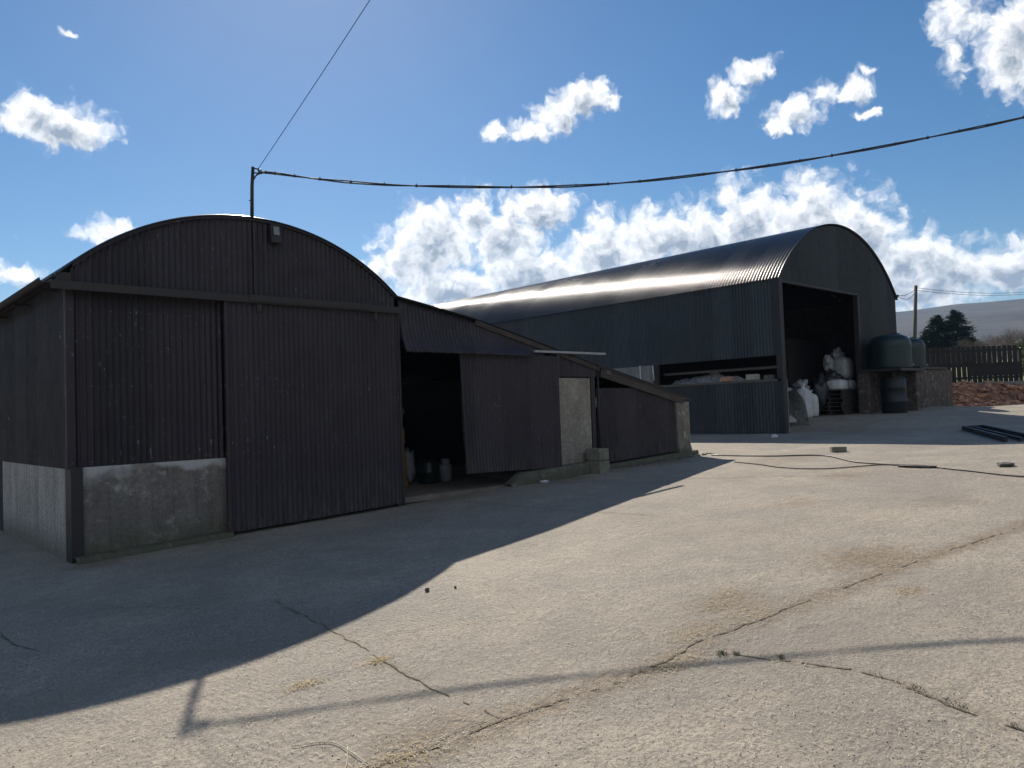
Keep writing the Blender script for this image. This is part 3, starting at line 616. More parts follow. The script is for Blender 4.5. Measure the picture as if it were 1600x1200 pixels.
# ------------------------------------------------------------------ middle shed
def roof2(x): return float(np.interp(x, [7.08, 8.72, 10.77, 12.0, 15.2], [3.585, 3.31, 2.83, 2.52, 1.79]))
t2 = thing('lean_to_shed', (7.1, Y0, 0.26), 'maroon iron lean-to shed with open doorway and rendered pillar joined to the nearer barn', 'shed')
b = MB(); corr_x(b, 7.14, 11.2, Y0+0.02, lambda x: 2.95 if x < 10.2 else max(2.72, 2.95-0.5*(x-10.2)), lambda x: roof2(x)-0.01, rows=2); b.build('gable_wall', M['maroon'], t2, smooth=True)
# canopy sheet flaring out over the doors (corrugations run down the slope)
xs = np.arange(7.10, 10.42, PITCH/8); P = np.zeros((len(xs), 13, 3))
for i, x in enumerate(xs):
    w = min(1, (10.6-x)/1.0) if x > 9.6 else 1.0; c = 0.015*math.cos(2*PI*x/PITCH)
    for j in range(13):
        u = j/12; zt0 = roof2(x)-0.05; P[i, j] = (x, Y0-0.035-0.19*w*u**2.0+c*0.7, zt0+(2.70-zt0)*u + c*(0.2+0.6*u) + (0.012*mn.noise(Vector((x*3, u*2, 0))) if j else 0))
MB().grid(P).build('canopy', M['maroon'], t2, smooth=True, solid=0.004)
# roof running back
P = np.zeros((30, 2, 3)); rx = np.linspace(7.08, 10.8, 30); b = MB()
ys = np.arange(Y0-0.1, 20.2, PITCH/6); P = np.zeros((len(ys), 12, 3))
for j, x in enumerate(np.linspace(7.06, 12.0, 12)):
    P[:, j, 0] = x; P[:, j, 1] = ys; P[:, j, 2] = roof2(x)+0.01+0.009*np.cos(2*PI*ys/PITCH)
MB().grid(P).build('roof', M['roof'], t2, smooth=True, solid=0.005)
MB().beam((8.7, Y0-0.06, 3.27), (11.98, Y0-0.06, 2.49), 0.03, 0.09).build('barge_board', M['dark_wood'], t2)
s2 = MB(); corr_x(s2, 8.30, 10.74, Y0-0.10, lambda x: 0.66+0.0*(x)-0.03*(x-8.3), 2.72, rows=8, dy=lambda x, z: -0.09*max(0, 1-(x-8.3)/1.0)*max(0, (1.5-z)/1.0)+0.012*mn.noise(Vector((x, z, 8))))
d2 = s2.build('sliding_door', M['maroon'], t2, smooth=True)
MB().beam((8.30, Y0-0.105, 2.7), (8.31, Y0-0.18, 0.68), 0.03, 0.03).build('edge_frame', M['steel'], d2)
MB().box(10.05, 12.08, Y0-0.16, Y0-0.10, 2.775, 2.815).build('door_track', M['galv'], t2)
MB().box(10.74, 11.74, Y0+0.0, Y0+0.22, 0.3, 2.31).build('pillar', M['pillar'], t2, bevel=0.01)
b = MB(); corr_x(b, 10.72, 11.98, Y0-0.03, 2.33, lambda x: roof2(x)-0.03, rows=1); b.build('upper_sheet', M['maroon'], t2, smooth=True)
MB().box(10.70, 10.78, Y0-0.09, Y0-0.045, 2.3, 2.78).build('door_post', M['steel'], t2)
MB().box(11.75, 11.87, Y0-0.02, Y0+0.12, 0.36, 2.55).build('corner_post', M['steel'], t2, bevel=0.005)
MB().tube([(11.93, Y0-0.05, 2.5), (11.92, Y0-0.05, 0.75)], 0.022, 10).build('downpipe', M['steel'], t2, smooth=True)
rough_strip(9.3, 11.7, Y0-0.22, Y0+0.02, lambda x: 0.036*x+0.05+0.17*float(sm(x, 9.3, 9.7)), amp=0.018).build('footing', M['mossy'], t2, smooth=True)
MB().box(7.14, 10.74, Y0-0.02, 20, 0.28, 0.37).build('floor_slab', M['mud'], t2)
MB().box(7.12, 12.0, 19.9, 20.0, 0.3, 2.5).build('rear_wall', M['dark_wood'], t2); MB().box(11.9, 12.0, Y0+0.2, 19.88, 0.3, 2.48).build('inner_wall', M['dark_wood'], t2); MB().box(7.14, 7.2, 14.0, 19.88, 0.3, 3.4).build('inner_wall', M['dark_wood'], t2)
MB().beam((7.15, Y0+0.1, 2.98), (10.7, Y0+0.1, 2.80), 0.05, 0.1).build('lintel', M['dark_wood'], t2)

# ------------------------------------------------------------------ low shed at the end
t3 = thing('low_shed', (12.0, Y0, 0.43), 'low sloping shed with maroon iron front and rough concrete end column', 'shed')
def roof3(x): return float(np.interp(x, [11.9, 12.05, 15.2], [2.54, 2.50, 1.80]))
b = MB(); corr_x(b, 11.9, 14.60, Y0-0.01, lambda x: 0.036*x+0.13, lambda x: min(2.10, roof3(x)-0.16), rows=3); b.build('front_sheet', M['maroon'], t3, smooth=True)
MB().beam((12.0, Y0-0.06, 2.41), (14.85, Y0-0.06, 1.80), 0.05, 0.16).build('wall_beam', M['dark_wood'], t3)
MB().beam((11.9, Y0-0.09, 2.56), (15.15, Y0-0.09, 1.83), 0.02, 0.07).build('barge_board', M['steel'], t3)
ys = np.arange(Y0-0.12, 20.2, PITCH/6); P = np.zeros((len(ys), 2, 3))
for j, x in enumerate((11.85, 15.2)): P[:, j, 0] = x; P[:, j, 1] = ys; P[:, j, 2] = roof3(x)+0.04+0.009*np.cos(2*PI*ys/PITCH)
MB().grid(P).build('roof', M['roof'], t3, smooth=True, solid=0.005)
cb = MB(); Zs = np.linspace(0.50, 1.77, 14)
ring = []
for z in Zs:
    row = []
    for (x, y) in [(14.60, Y0-0.06), (14.85, Y0-0.07), (15.10, Y0-0.06), (15.11, Y0+0.15), (15.10, Y0+0.35), (14.60, Y0+0.35), (14.60, Y0-0.06)]:
        k = 0.018*mn.noise(Vector((x*5, y*5, z*4))); row.append((x+k, y+k-(0.03 if z < 0.7 else 0), z))
    row[-1] = row[0]; ring.append(row)
cb.grid(np.array(ring)); cb.f.append((78+13, 79+13-0, 80+13, 81+13)) if False else None
cb.box(14.61, 15.09, Y0-0.04, Y0+0.34, 1.70, 1.765)
cb.build('end_column', M['column'], t3)
rough_strip(11.9, 15.3, Y0-0.14, Y0+0.0, lambda x: 0.036*x+0.09, amp=0.02, n=60).build('footing', M['column'], t3, smooth=True)
MB().box(15.0, 15.1, Y0+0.36, 19.9, 0.4, 1.72).build('end_wall', M['column'], t3); MB().box(12.02, 14.98, 19.8, 19.9, 0.4, 1.7).build('rear_wall', M['column'], t3)
MB().obox((12.22, Y0-0.075, 2.42), (0.14, 0.06, 0.08), (0, 0.2, 0)).build('end_block', M['wood'], t3)

# things by the sheds
blk = tag(MB().box(11.42, 11.72, Y0-0.46, Y0-0.10, 0.40, 0.66).box(11.425, 11.715, Y0-0.455, Y0-0.105, 0.665, 0.90).build('concrete_block', M['greenblock'], bevel=0.02), 'mossy concrete block stack standing at the foot of the rendered pillar', 'block')

def blob(center, rad, amp=0.25, fr=2.0, sub=3, seed=0, flat=None):
    bm = bmesh.new(); bmesh.ops.create_icosphere(bm, subdivisions=sub, radius=1.0); b = MB()
    for v in bm.verts:
        d = v.co.normalized(); k = 1+amp*mn.noise(d*fr+Vector((seed*3.1, seed, 0)))+amp*0.5*mn.noise(d*fr*3+Vector((seed, 0, 7)))
        p = Vector((d.x*rad[0]*k, d.y*rad[1]*k, d.z*rad[2]*k))
        if flat is not None and p.z < -flat: p.z = -flat
        b.v.append(tuple(p+Vector(center)))
    b.f = [tuple(v.index for v in f.verts) for f in bm.faces]; bm.free(); return b
tag(blob((10.0, 9.95, gz(10, 9.95)+0.02), (0.09, 0.06, 0.03), 0.4, seed=3).build('rag', M['white'], smooth=True), 'small pale rag lying on the ground below the maroon sliding door', 'rag')
tag(blob((19.6, 10.55, gz(19.6, 10.55)+0.04), (0.13, 0.08, 0.06), 0.5, seed=5).build('rag', M['white'], smooth=True), 'crumpled white rag on the ground before the dark iron fence panel of the far barn', 'rag')
# inside the open doorway
def bale(loc, size, rot, label):
    b = MB(); n = 14; from itertools import product
    bm = bmesh.new(); bmesh.ops.create_cube(bm, size=1.0); bmesh.ops.subdivide_edges(bm, edges=bm.edges[:], cuts=n, use_grid_fill=True)
    for v in bm.verts:
        q = Vector((v.co.x*size[0], v.co.y*size[1], v.co.z*size[2])); k = 0.035*mn.noise(q*9)+0.02*mn.noise(q*25)
        v.co = q + v.co.normalized()*k
    b.v = [tuple(v.co) for v in bm.verts]; b.f = [tuple(v.index for v in f.verts) for f in bm.faces]; bm.free()
    o = b.build('straw_bale', M['bale']); o.location = loc; o.rotation_euler.z = rot; return tag(o, label, 'bale', 'straw bales inside the doorway')
bale((7.78, 12.05, 0.37+0.275), (1.0, 0.5, 0.55), 0.05, 'orange straw bale on the floor just inside the open doorway, lower of two')
bale((7.76, 12.05, 0.37+0.83), (0.98, 0.48, 0.53), -0.04, 'orange straw bale inside the open doorway, resting on the lower bale')
bar = thing('barrel', (8.92, 12.0, 0.37), 'dark green barrel standing in the gloom inside the open doorway', 'barrel')
MB().lathe((8.92, 12.0, 0.37), [(0.19, 0), (0.20, 0.02), (0.205, 0.2), (0.21, 0.21), (0.205, 0.22), (0.205, 0.38), (0.20, 0.41), (0.17, 0.415)], 28).build('body', M['tank'], bar, smooth=True)
MB().lathe((8.92, 12.0, 0.785), [(0.15, 0), (0.15, 0.02), (0.13, 0.03)], 24).build('lid', M['barrel'], bar)
gs = thing('gas_cylinder', (9.25, 11.9, 0.37), 'small pale grey gas cylinder standing beside the green barrel', 'gas cylinder')
MB().lathe((9.25, 11.9, 0.37), [(0.09, 0), (0.115, 0.02), (0.125, 0.05), (0.125, 0.27), (0.11, 0.32), (0.06, 0.345), (0.03, 0.35)], 24).build('body', M['gas'], gs, smooth=True)
MB().lathe((9.25, 11.9, 0.71), [(0.085, 0), (0.085, 0.10), (0.08, 0.10), (0.08, 0.0)], 20).build('collar', M['gas'], gs)
MB().lathe((9.25, 11.9, 0.72), [(0.02, 0), (0.02, 0.06)], 10).build('valve', M['galv'], gs)
tag(blob((8.62, 12.6, 1.72), (0.17, 0.05, 0.17), 0.45, 1.6, seed=11).build('plastic_sack', M['clearfilm'], smooth=True), 'pale crumpled sack hanging in the dark above the barrel inside the doorway', 'sack')
tag(blob((8.66, 12.3, 0.70), (0.13, 0.12, 0.33), 0.5, 2.4, seed=12, flat=0.33).build('plastic_sack', M['clearfilm'], smooth=True), 'dull grey sack slumped upright against the green barrel', 'sack')

# ------------------------------------------------------------------ far barn
XB, YB = 21.0, 10.99; A2 = dict(cx=25.4, cz=1.725, r=5.715)
def arch2(x, off=0.0): return A2['cz']+math.sqrt(max(0, (A2['r']-off)**2-(x-A2['cx'])**2))
t4 = thing('hay_barn', (XB, YB, 0.755), 'farther large black corrugated iron barn with shiny round roof and high open doorway', 'barn')
b = MB(); corr_x(b, XB, 29.8, YB, 5.25, lambda x: arch2(x, 0.03), rows=2, amp=0.015, pitch=0.105); corr_x(b, 26.45, 29.8, YB, 0.9, 5.25, rows=2, amp=0.015, pitch=0.105)
b.build('gable_wall', M['black'], t4, smooth=True)
b = MB(); corr_y(b, YB, 32.3, XB, lambda y: 3.06, 5.36, rows=2, amp=0.015, pitch=0.105); b.build('side_wall', M['black_side'], t4, smooth=True)
b = MB(); arch_roof(b, A2['cx'], A2['cz'], A2['r']+0.012, 20.93, 29.87, YB-0.08, 32.4, seg=60, amp=0.017, n=6, PITCH=0.105)
b.build('roof', M['roof'], t4, smooth=True)
b = MB(); corr_y(b, YB+0.02, 15.5, XB-0.02, 0.72, 2.30, rows=2, amp=0.018, pitch=0.105); low = b.build('lower_side_sheet', M['black_side'], t4, smooth=True)
MB().box(XB-0.05, XB-0.02, YB, 15.6, 2.30, 2.37).build('rail', M['wood'], low)
MB().box(XB-0.05, XB+0.17, YB-0.06, YB+0.12, 0.70, 5.36).build('corner_post', M['steel'], t4, bevel=0.006)
MB().box(XB+0.171, XB+0.19, YB-0.065, YB-0.03, 0.72, 2.35).build('edge_strip', M['galv'], t4)
MB().box(26.38, 26.53, YB-0.05, YB+0.12, 0.9, 5.25).build('door_post', M['steel'], t4, bevel=0.006)
MB().box(XB+0.12, 26.6, YB-0.05, YB+0.05, 5.20, 5.27).build('lintel', M['steel'], t4)
MB().box(XB-0.02, XB+0.16, 15.6, 32.3, 0.6, 3.055).build('side_plinth', M['greywall'], t4, bevel=0.01)
MB().tube([(XB-0.07, 16.05, 3.08), (XB-0.07, 16.05, 1.2)], 0.022, 8).build('white_pipe', M['white'], t4, smooth=True); MB().tube([(XB-0.07, 15.53, 3.05), (XB-0.07, 15.50, 2.55)], 0.022, 8).build('white_pipe', M['white'], t4, smooth=True)
MB().box(XB+0.02, XB+0.14, 15.4, 15.58, 0.6, 3.1).build('side_post', M['steel'], t4)
MB().box(XB+0.5, XB+0.56, YB+0.2, 15.5, 2.70, 2.78).build('inner_rail', M['wood'], t4)
MB().add([(x, 32.25, z) for x in np.linspace(XB, 29.8, 25) for z in (0.5, arch2(x, 0.02))], [(2*i, 2*i+2, 2*i+3, 2*i+1) for i in range(24)]).build('rear_wall', M['dark_wood'], t4); MB().box(29.72, 29.8, YB+0.02, 32.2, 0.7, 5.4).build('right_wall', M['dark_wood'], t4); MB().box(26.53, 29.70, 13.6, 13.7, 0.8, 4.0).build('inner_wall', M['dark_wood'], t4)
for k in range(5):
    yy = YB+0.3+k*5.2; rp = [(x, yy, arch2(x, 0.12)) for x in np.linspace(XB+0.1, 29.7, 20)]
    MB().tube(rp, 0.04, 6).build('roof_rib', M['steel'], t4)
    if k: MB().box(XB+0.18, XB+0.3, yy-0.06, yy+0.06, 0.7, 5.3).build('inner_post', M['steel'], t4)
br = MB().box(29.80, 30.1, YB-0.02, YB+0.03, 5.42, 5.46).box(30.02, 30.1, YB-0.03, YB+0.04, 5.45, 5.52).build('wire_bracket', M['steel'], t4)
MB().box(21.3, 26.4, YB+0.0, YB+0.12, 0.80, 1.06).build('threshold', M['mud'], t4) if False else None

# spoil heap behind the iron panel
hp = MB(); n1_, n2_ = 60, 16; P = np.zeros((n1_, n2_, 3))
for i in range(n1_):
    y = 11.15+i*4.4/(n1_-1)
    for j in range(n2_):
        x = XB+0.10+j*1.8/(n2_-1); prof = math.sin(PI*min(1, (j+1.2)/(n2_)))
        top = float(np.interp(y, [11.1, 11.9, 12.6, 13.2, 14.0, 14.8, 15.5], [2.05, 2.25, 2.40, 2.58, 2.70, 2.58, 2.42]))
        P[i, j] = (x, y, 0.9+(top-0.9)*prof**0.5+0.13*mn.noise(Vector((x*2.5, y*2.5, 0)))+0.06*mn.noise(Vector((x*9, y*9, 3))))
tag(hp.grid(P).build('debris_heap', M['heap']), 'lumpy grey debris heaped behind the iron panel in the far barn side opening', 'heap', kind='stuff')
for y, z, dy, dz, mk, lab in ((12.84, 2.375, 0.34, 0.14, 'brick', 'reddish building block lying on top of the iron panel beside the debris heap'), (11.95, 2.375, 0.36, 0.17, 'paleblock', 'pale cream building block on top of the iron panel, the brightest there'), (11.42, 2.375, 0.26, 0.12, 'stone', 'dark grey building block on top of the iron panel nearest the corner post')):
    tag(MB().obox((XB+0.06, y, z+dz/2), (0.22, dy, dz), (0, 0, 0.1)).build('building_block', M[mk], bevel=0.012), lab, 'block', 'blocks on the iron panel')

# bags and pallets in the far doorway
def bag_mesh(w, h, seed, neck=True):
    b = MB(); prof = [(0.0, 0), (0.8, 0.01), (0.98, 0.06), (1.03, 0.2), (1.02, 0.45), (0.97, 0.68), (0.86, 0.84), (0.6, 0.93), (0.22, 0.98)]+([(0.16, 1.02), (0.34, 1.13)] if neck else [(0.05, 1.0)])
    n = 40; R_ = []
    for r, z in prof:
        row = []
        for j in range(n+1):
            a = 2*PI*(j % n)/n; sq = 1/max(abs(math.cos(a)), abs(math.sin(a)))**0.45
            k = 1+0.07*mn.noise(Vector((math.cos(a)*2+seed, math.sin(a)*2, z*3)))+0.045*math.sin(a*11+seed*2+z*3)*(z**2)
            row.append((r*w/2*sq*k*math.cos(a), r*w/2*sq*k*math.sin(a)*0.9, z*h+(0.05*mn.noise(Vector((a, seed, 0))) if z > 0.9 else 0)))
        R_.append(row)
    return b.grid(np.array(R_))
bags = [((24.25, 12.0), 0.58, 1.02, 'bag', 'upright full white bulk bag standing alone in front inside the far doorway'),
        ((24.98, 12.1), 0.52, 0.80, 'bag', 'shorter white bulk bag between the tall white bag and the pallet stack'),
        ((23.60, 12.5), 0.66, 1.05, 'clearfilm', 'dull grey film sack standing behind the corner post of the far barn'),
        ((22.85, 12.3), 0.50, 0.95, 'clearfilm', 'dull grey film sack closest to the galvanised edge strip')]
for i, ((x, y), w, h, mk, lab) in enumerate(bags):
    o = bag_mesh(w, h, i*1.7).build('bulk_bag', M[mk], smooth=True); o.location = (x, y, float(ground(x, y))-0.0); o.rotation_euler = (0.03*i, 0.04, i*0.8); tag(o, lab, 'bag', 'bags inside the far barn')
tag(blob((22.95, 11.75, 1.12), (0.26, 0.22, 0.14), 0.5, 2.2, seed=21, flat=0.1).build('crumpled_bag', M['bag'], smooth=True), 'crumpled white bag lying on the floor by the corner post', 'bag', 'bags inside the far barn')
tag(blob((24.75, 12.25, 2.18), (0.28, 0.2, 0.22), 0.7, 2.2, seed=23).build('crumpled_bag', M['clearfilm'], smooth=True), 'crumpled torn film bag stuffed on top of the tall white bag', 'bag', 'bags inside the far barn')
tag(blob((25.45, 12.0, 1.95), (0.30, 0.26, 0.62), 0.45, 1.8, seed=25).build('black_sheet', M['blackbag'], smooth=True), 'black plastic sheeting draped between the white bags and the stack', 'plastic sheet')
tag(blob((26.1, 11.85, 2.35), (0.42, 0.30, 0.30), 0.5, 1.8, seed=26).build('black_sheet', M['blackbag'], smooth=True), 'black plastic sheeting bunched above the white sacks on the pallets', 'plastic sheet')
def pallet():
    r_ = thing('pallet', (0, 0, 0), 'dark', 'pallet', 'pallets stacked inside the far doorway')
    d = MB()
    for k in range(6): d.box(-0.6, 0.6, -0.5+k*0.185, -0.5+k*0.185+0.12, 0.115, 0.135)
    d.build('deck', M['dark_wood'], r_)
    for yy in (-0.46, 0, 0.46): MB().box(-0.6, 0.6, yy-0.03, yy+0.03, 0.020, 0.113).build('bearer', M['dark_wood'], r_)
    d = MB()
    for xx in (-0.55, 0, 0.55): d.box(xx-0.05, xx+0.05, -0.5, 0.5, 0, 0.018)
    d.build('base_board', M['dark_wood'], r_)
    return r_
p0 = pallet(); ordn = ['bottom pallet', 'second pallet from the floor', 'third pallet from the floor', 'third pallet from the top', 'second pallet from the top', 'top pallet']
for s_i, (sx, sy) in enumerate(((26.15, 11.72), (27.42, 11.75))):
    for k in range(6):
        o = p0 if (k == 0 and s_i == 0) else copy_tree(p0)
        o.location = (sx+random.uniform(-.03, .03), sy+random.uniform(-.03, .03), float(ground(sx, sy))+k*0.136); o.rotation_euler.z = random.uniform(-.03, .03)
        o['label'] = ordn[k]+(' of the dark wooden stack just inside the far doorway' if s_i == 0 else ' of the stack tucked behind the right door post')
zt_ = float(ground(26.4, 11.7))+6*0.136+0.002
for (x, y, w, h, mk, lab) in ((25.98, 11.6, 0.72, 0.38, 'bag', 'squat white sack on the pallet stack, left of the pair'), (26.75, 11.62, 0.66, 0.36, 'bag', 'squat white sack on the pallet stack beside the door post')):
    o = bag_mesh(w, h, x, False).build('sack', M[mk], smooth=True); o.location = (x, y, zt_); tag(o, lab, 'sack', 'white sacks on the pallets')
o = bag_mesh(0.78, 0.80, 4.4, False).build('crumpled_sack', M['clearfilm'], smooth=True); o.location = (26.75, 11.75, zt_+0.37); tag(o, 'large wrinkled grey white sack piled upon the squat sack by the door post', 'sack')
tag(blob((26.25, 12.0, 2.98), (0.2, 0.14, 0.24), 0.8, 2.0, seed=31).build('torn_film', M['clearfilm'], smooth=True), 'torn film peak sticking up left of the wrinkled sack', 'plastic film')
tag(blob((27.0, 12.0, 3.2), (0.4, 0.16, 0.26), 0.8, 2.0, seed=33).build('torn_film', M['clearfilm'], smooth=True), 'torn film flap rising above the wrinkled sack beside the door post', 'plastic film')

# ------------------------------------------------------------------ tanks and stands
def tank(loc, r, h, label, seed):
    t = thing('water_tank', loc, label, 'tank', 'green tanks beside the far barn')
    pr = [(r*0.97, 0), (r, 0.03)]
    for k in range(5):
        z = 0.08+k*(h*0.7-0.1)/5; dz = (h*0.7-0.1)/5
        pr += [(r, z), (r*0.998, z+dz*0.10), (r*0.998, z+dz*0.16), (r, z+dz*0.26)]
    pr += [(r, h*0.72), (r*0.96, h*0.80), (r*0.82, h*0.92), (r*0.6, h*0.98), (r*0.3, h)]
    MB().lathe(loc, pr, 48).build('body', M['tank'], t, smooth=True)
    MB().lathe((loc[0]+r*0.25, loc[1]-r*0.2, loc[2]+h*0.975), [(0.16, 0), (0.16, 0.05), (0.13, 0.07)], 20).build('lid', M['barrel'], t)
    MB().tube([(loc[0]+r*0.6, loc[1]-r*0.8-0.02, loc[2]+0.12), (loc[0]+r*0.6, loc[1]-r*0.8-0.08, loc[2]+0.12)], 0.025, 10).tube([(loc[0]+r*0.72, loc[1]-r*0.72-0.02, loc[2]+0.16), (loc[0]+r*0.72, loc[1]-r*0.72-0.02, loc[2]+0.36)], 0.02, 8).build('outlet', M['white'], t)
    return t
tank((27.03, 10.22, 2.66), 0.66, 1.16, 'larger dark green plastic tank on the block stand beside the far doorway', 1)
tank((30.65, 10.95, 2.76), 0.60, 1.15, 'smaller dark green plastic tank half hidden behind the larger one', 2)
ts = thing('tank_stand', (27.0, 10.2, 1.15), 'low stained block stand with a dark slab top under the larger green tank', 'stand')
MB().box(25.95, 28.05, 9.5, 10.93, 2.56, 2.655).build('slab', M['steel'], ts, bevel=0.01)
for px0, py0 in ((26.0, 10.55), (27.5, 9.6), (27.66, 10.42)):
    MB().box(px0, px0+0.36, py0, py0+0.36, 1.05, 2.558).build('pier', M['drip'], ts, bevel=0.015)
MB().box(26.37, 28.0, 10.78, 10.9, 1.05, 2.556).build('back_wall', M['drip'], ts)
ts2 = thing('tank_stand', (30.8, 10.6, 1.3), 'brownish stained block wall stand running under the smaller tank towards the earth bank', 'stand')
MB().box(28.9, 32.2, 9.95, 11.9, 1.05, 2.66).build('wall', M['drip'], ts2, bevel=0.02)
MB().box(28.8, 31.6, 9.9, 11.9, 2.662, 2.755).build('slab', M['steel'], ts2, bevel=0.01)
dr = thing('drum', (26.45, 9.95, 1.15), 'dark blue green drum standing between the block piers under the larger tank', 'drum')
MB().lathe((26.45, 9.95, 1.15), [(0.36, 0), (0.38, 0.03), (0.38, 0.4), (0.395, 0.42), (0.38, 0.44), (0.38, 0.85), (0.395, 0.87), (0.38, 0.89), (0.38, 1.15), (0.34, 1.18)], 32).build('body', M['barrel'], dr, smooth=True)
MB().lathe((26.45, 9.95, 2.33), [(0.36, 0), (0.36, 0.03)], 28).build('lid', M['barrel'], dr)
MB().box(28.35, 28.75, 9.7, 10.1, 1.15, 2.3).build('x', M['barrel']) if False else None

# ------------------------------------------------------------------ bank, rubble, fence
def bank():
    n1_, n2_ = 130, 18; P = np.zeros((n1_, n2_, 3))
    for i in range(n1_):
        s = -5+i*17/(n1_-1)
        for j in range(n2_):
            q = -3.2+j*3.6/(n2_-1); x = F0[0]+FD[0]*s+FN[0]*q; y = F0[1]+FD[1]*s+FN[1]*q
            wob = 0.45*mn.noise(Vector((s*0.8, 0, 2))); k = float(sm(q+wob, -2.9, -0.45))
            zz = float(ground(x, y))*(1-k)+2.2*k; zz += (0.16*mn.noise(Vector((x*1.6, y*1.6, 1)))+0.07*mn.noise(Vector((x*5, y*5, 1))))*math.sin(PI*min(1, max(0, k)))**0.5
            P[i, j] = (x, y, zz-0.03 if j == 0 else zz)
    o = MB().grid(P).build('earth_bank', M['bank'], smooth=False); o['kind'] = 'structure'; return o
bank()
rb = MB()
for k in range(420):
    s = random.uniform(-1.6, 3.6) if k % 3 else random.uniform(-3, 7); q = random.uniform(-2.9, -0.5); x = F0[0]+FD[0]*s+FN[0]*q; y = F0[1]+FD[1]*s+FN[1]*q
    kk = float(sm(q, -2.9, -0.45)); z = float(ground(x, y))*(1-kk)+2.2*kk; r = random.uniform(0.05, 0.2)*random.random()**0.5
    c = blob((x, y, z+r*0.2), (r*random.uniform(.8, 1.5), r, r*random.uniform(.4, .8)), 0.6, 1.5, sub=1, seed=k); rb.add(c.v, c.f)
tag(rb.build('rubble', M['brick']), 'reddish broken brick rubble spilled down the earth bank by the fence', 'rubble', kind='stuff')
rw = thing('retaining_wall', (37.0, 9.4, 1.35), 'low grey concrete retaining wall along the bank below the fence', 'wall')
a_ = F0+FD*2.0+FN*-0.75; b_ = F0+FD*8.5+FN*-0.75
MB().beam((a_[0], a_[1], 1.70), (b_[0], b_[1], 1.74), 0.3, 1.0).build('wall', M['greywall'], rw, bevel=0.02)
tf = thing('board_fence', (F0[0], F0[1], 2.2), 'black stained vertical board fence standing on the bank below the moor', 'fence')
def fp(s, q=0.0): v = F0+FD*s+FN*q; return v[0], v[1]
ang = math.atan2(FD[1], FD[0])
k = 0
s = -1.6
while s < 4.35:
    x, y = fp(s); h = 1.60+random.uniform(-.015, .015)
    MB().obox((x, y, 2.17+h/2), (0.185, 0.02, h), (0, random.uniform(-.006, .006), ang)).build('board', M['fence'], tf); s += 0.222
for zz in (2.42, 2.98, 3.60): MB().beam((*fp(-1.7, 0.03), zz), (*fp(4.4, 0.03), zz), 0.035, 0.16 if zz == 2.98 else 0.09).build('rail', M['fence'], tf)
MB().beam((*fp(2.1, -0.03), 2.72), (*fp(4.4, -0.03), 2.72), 0.02, 0.46).build('kick_board', M['fence'], tf)
for s in (-1.7, 0.15, 2.0, 4.42): x, y = fp(s, 0.08); MB().obox((x, y, 2.85), (0.11, 0.11, 1.5), (0, 0, ang)).build('post', M['fence'], tf)
tf2 = thing('low_fence', (*fp(4.6), 2.2), 'lower black board fence continuing right from the tall one', 'fence')
s = 4.62
while s < 10:
    x, y = fp(s); MB().obox((x, y, 2.17+0.52), (0.185, 0.02, 1.04), (0, 0, ang)).build('board', M['fence'], tf2); s += 0.19
x, y = fp(4.72, 0.08); MB().obox((x, y, 2.9), (0.12, 0.12, 1.6), (0, 0, ang)).build('post', M['fence'], tf2)

# pole and wires beyond
tp = thing('utility_pole', (38.35, 13.4, 2.3), 'leaning grey timber pole beyond the green tanks carrying thin wires', 'pole')
MB().tube([(38.25, 13.5, 1.9), (38.57, 13.26, 6.93)], 0.10, 12, 0.075).build('shaft', M['wood'], tp, smooth=True)
MB().obox((38.55, 13.26, 6.80), (0.3, 0.05, 0.05), (0, 0, 0.6)).build('bracket', M['steel'], tp)
for k, (dz, lab) in enumerate(((0.0, 'upper thin wire running from the far barn eaves past the pole to the right'), (-0.12, 'lower thin wire running from the far barn eaves past the pole to the right'))):
    a = Vector((30.07, 11.0, 5.50+dz*0.2)); p = Vector((38.56, 13.24, 6.82+dz)); e = Vector((62, 12.0, 8.7+dz)); pts = []
    for i in range(13): u = i/12; pts.append(a.lerp(p, u)+Vector((0, 0, -0.25*4*u*(1-u)*(0.5+k*0.5))))
    for i in range(1, 13): u = i/12; pts.append(p.lerp(e, u)+Vector((0, 0, -0.35*4*u*(1-u))))
    tag(MB().tube(pts, 0.011, 5).build('overhead_wire', M['cable']), lab, 'wire')

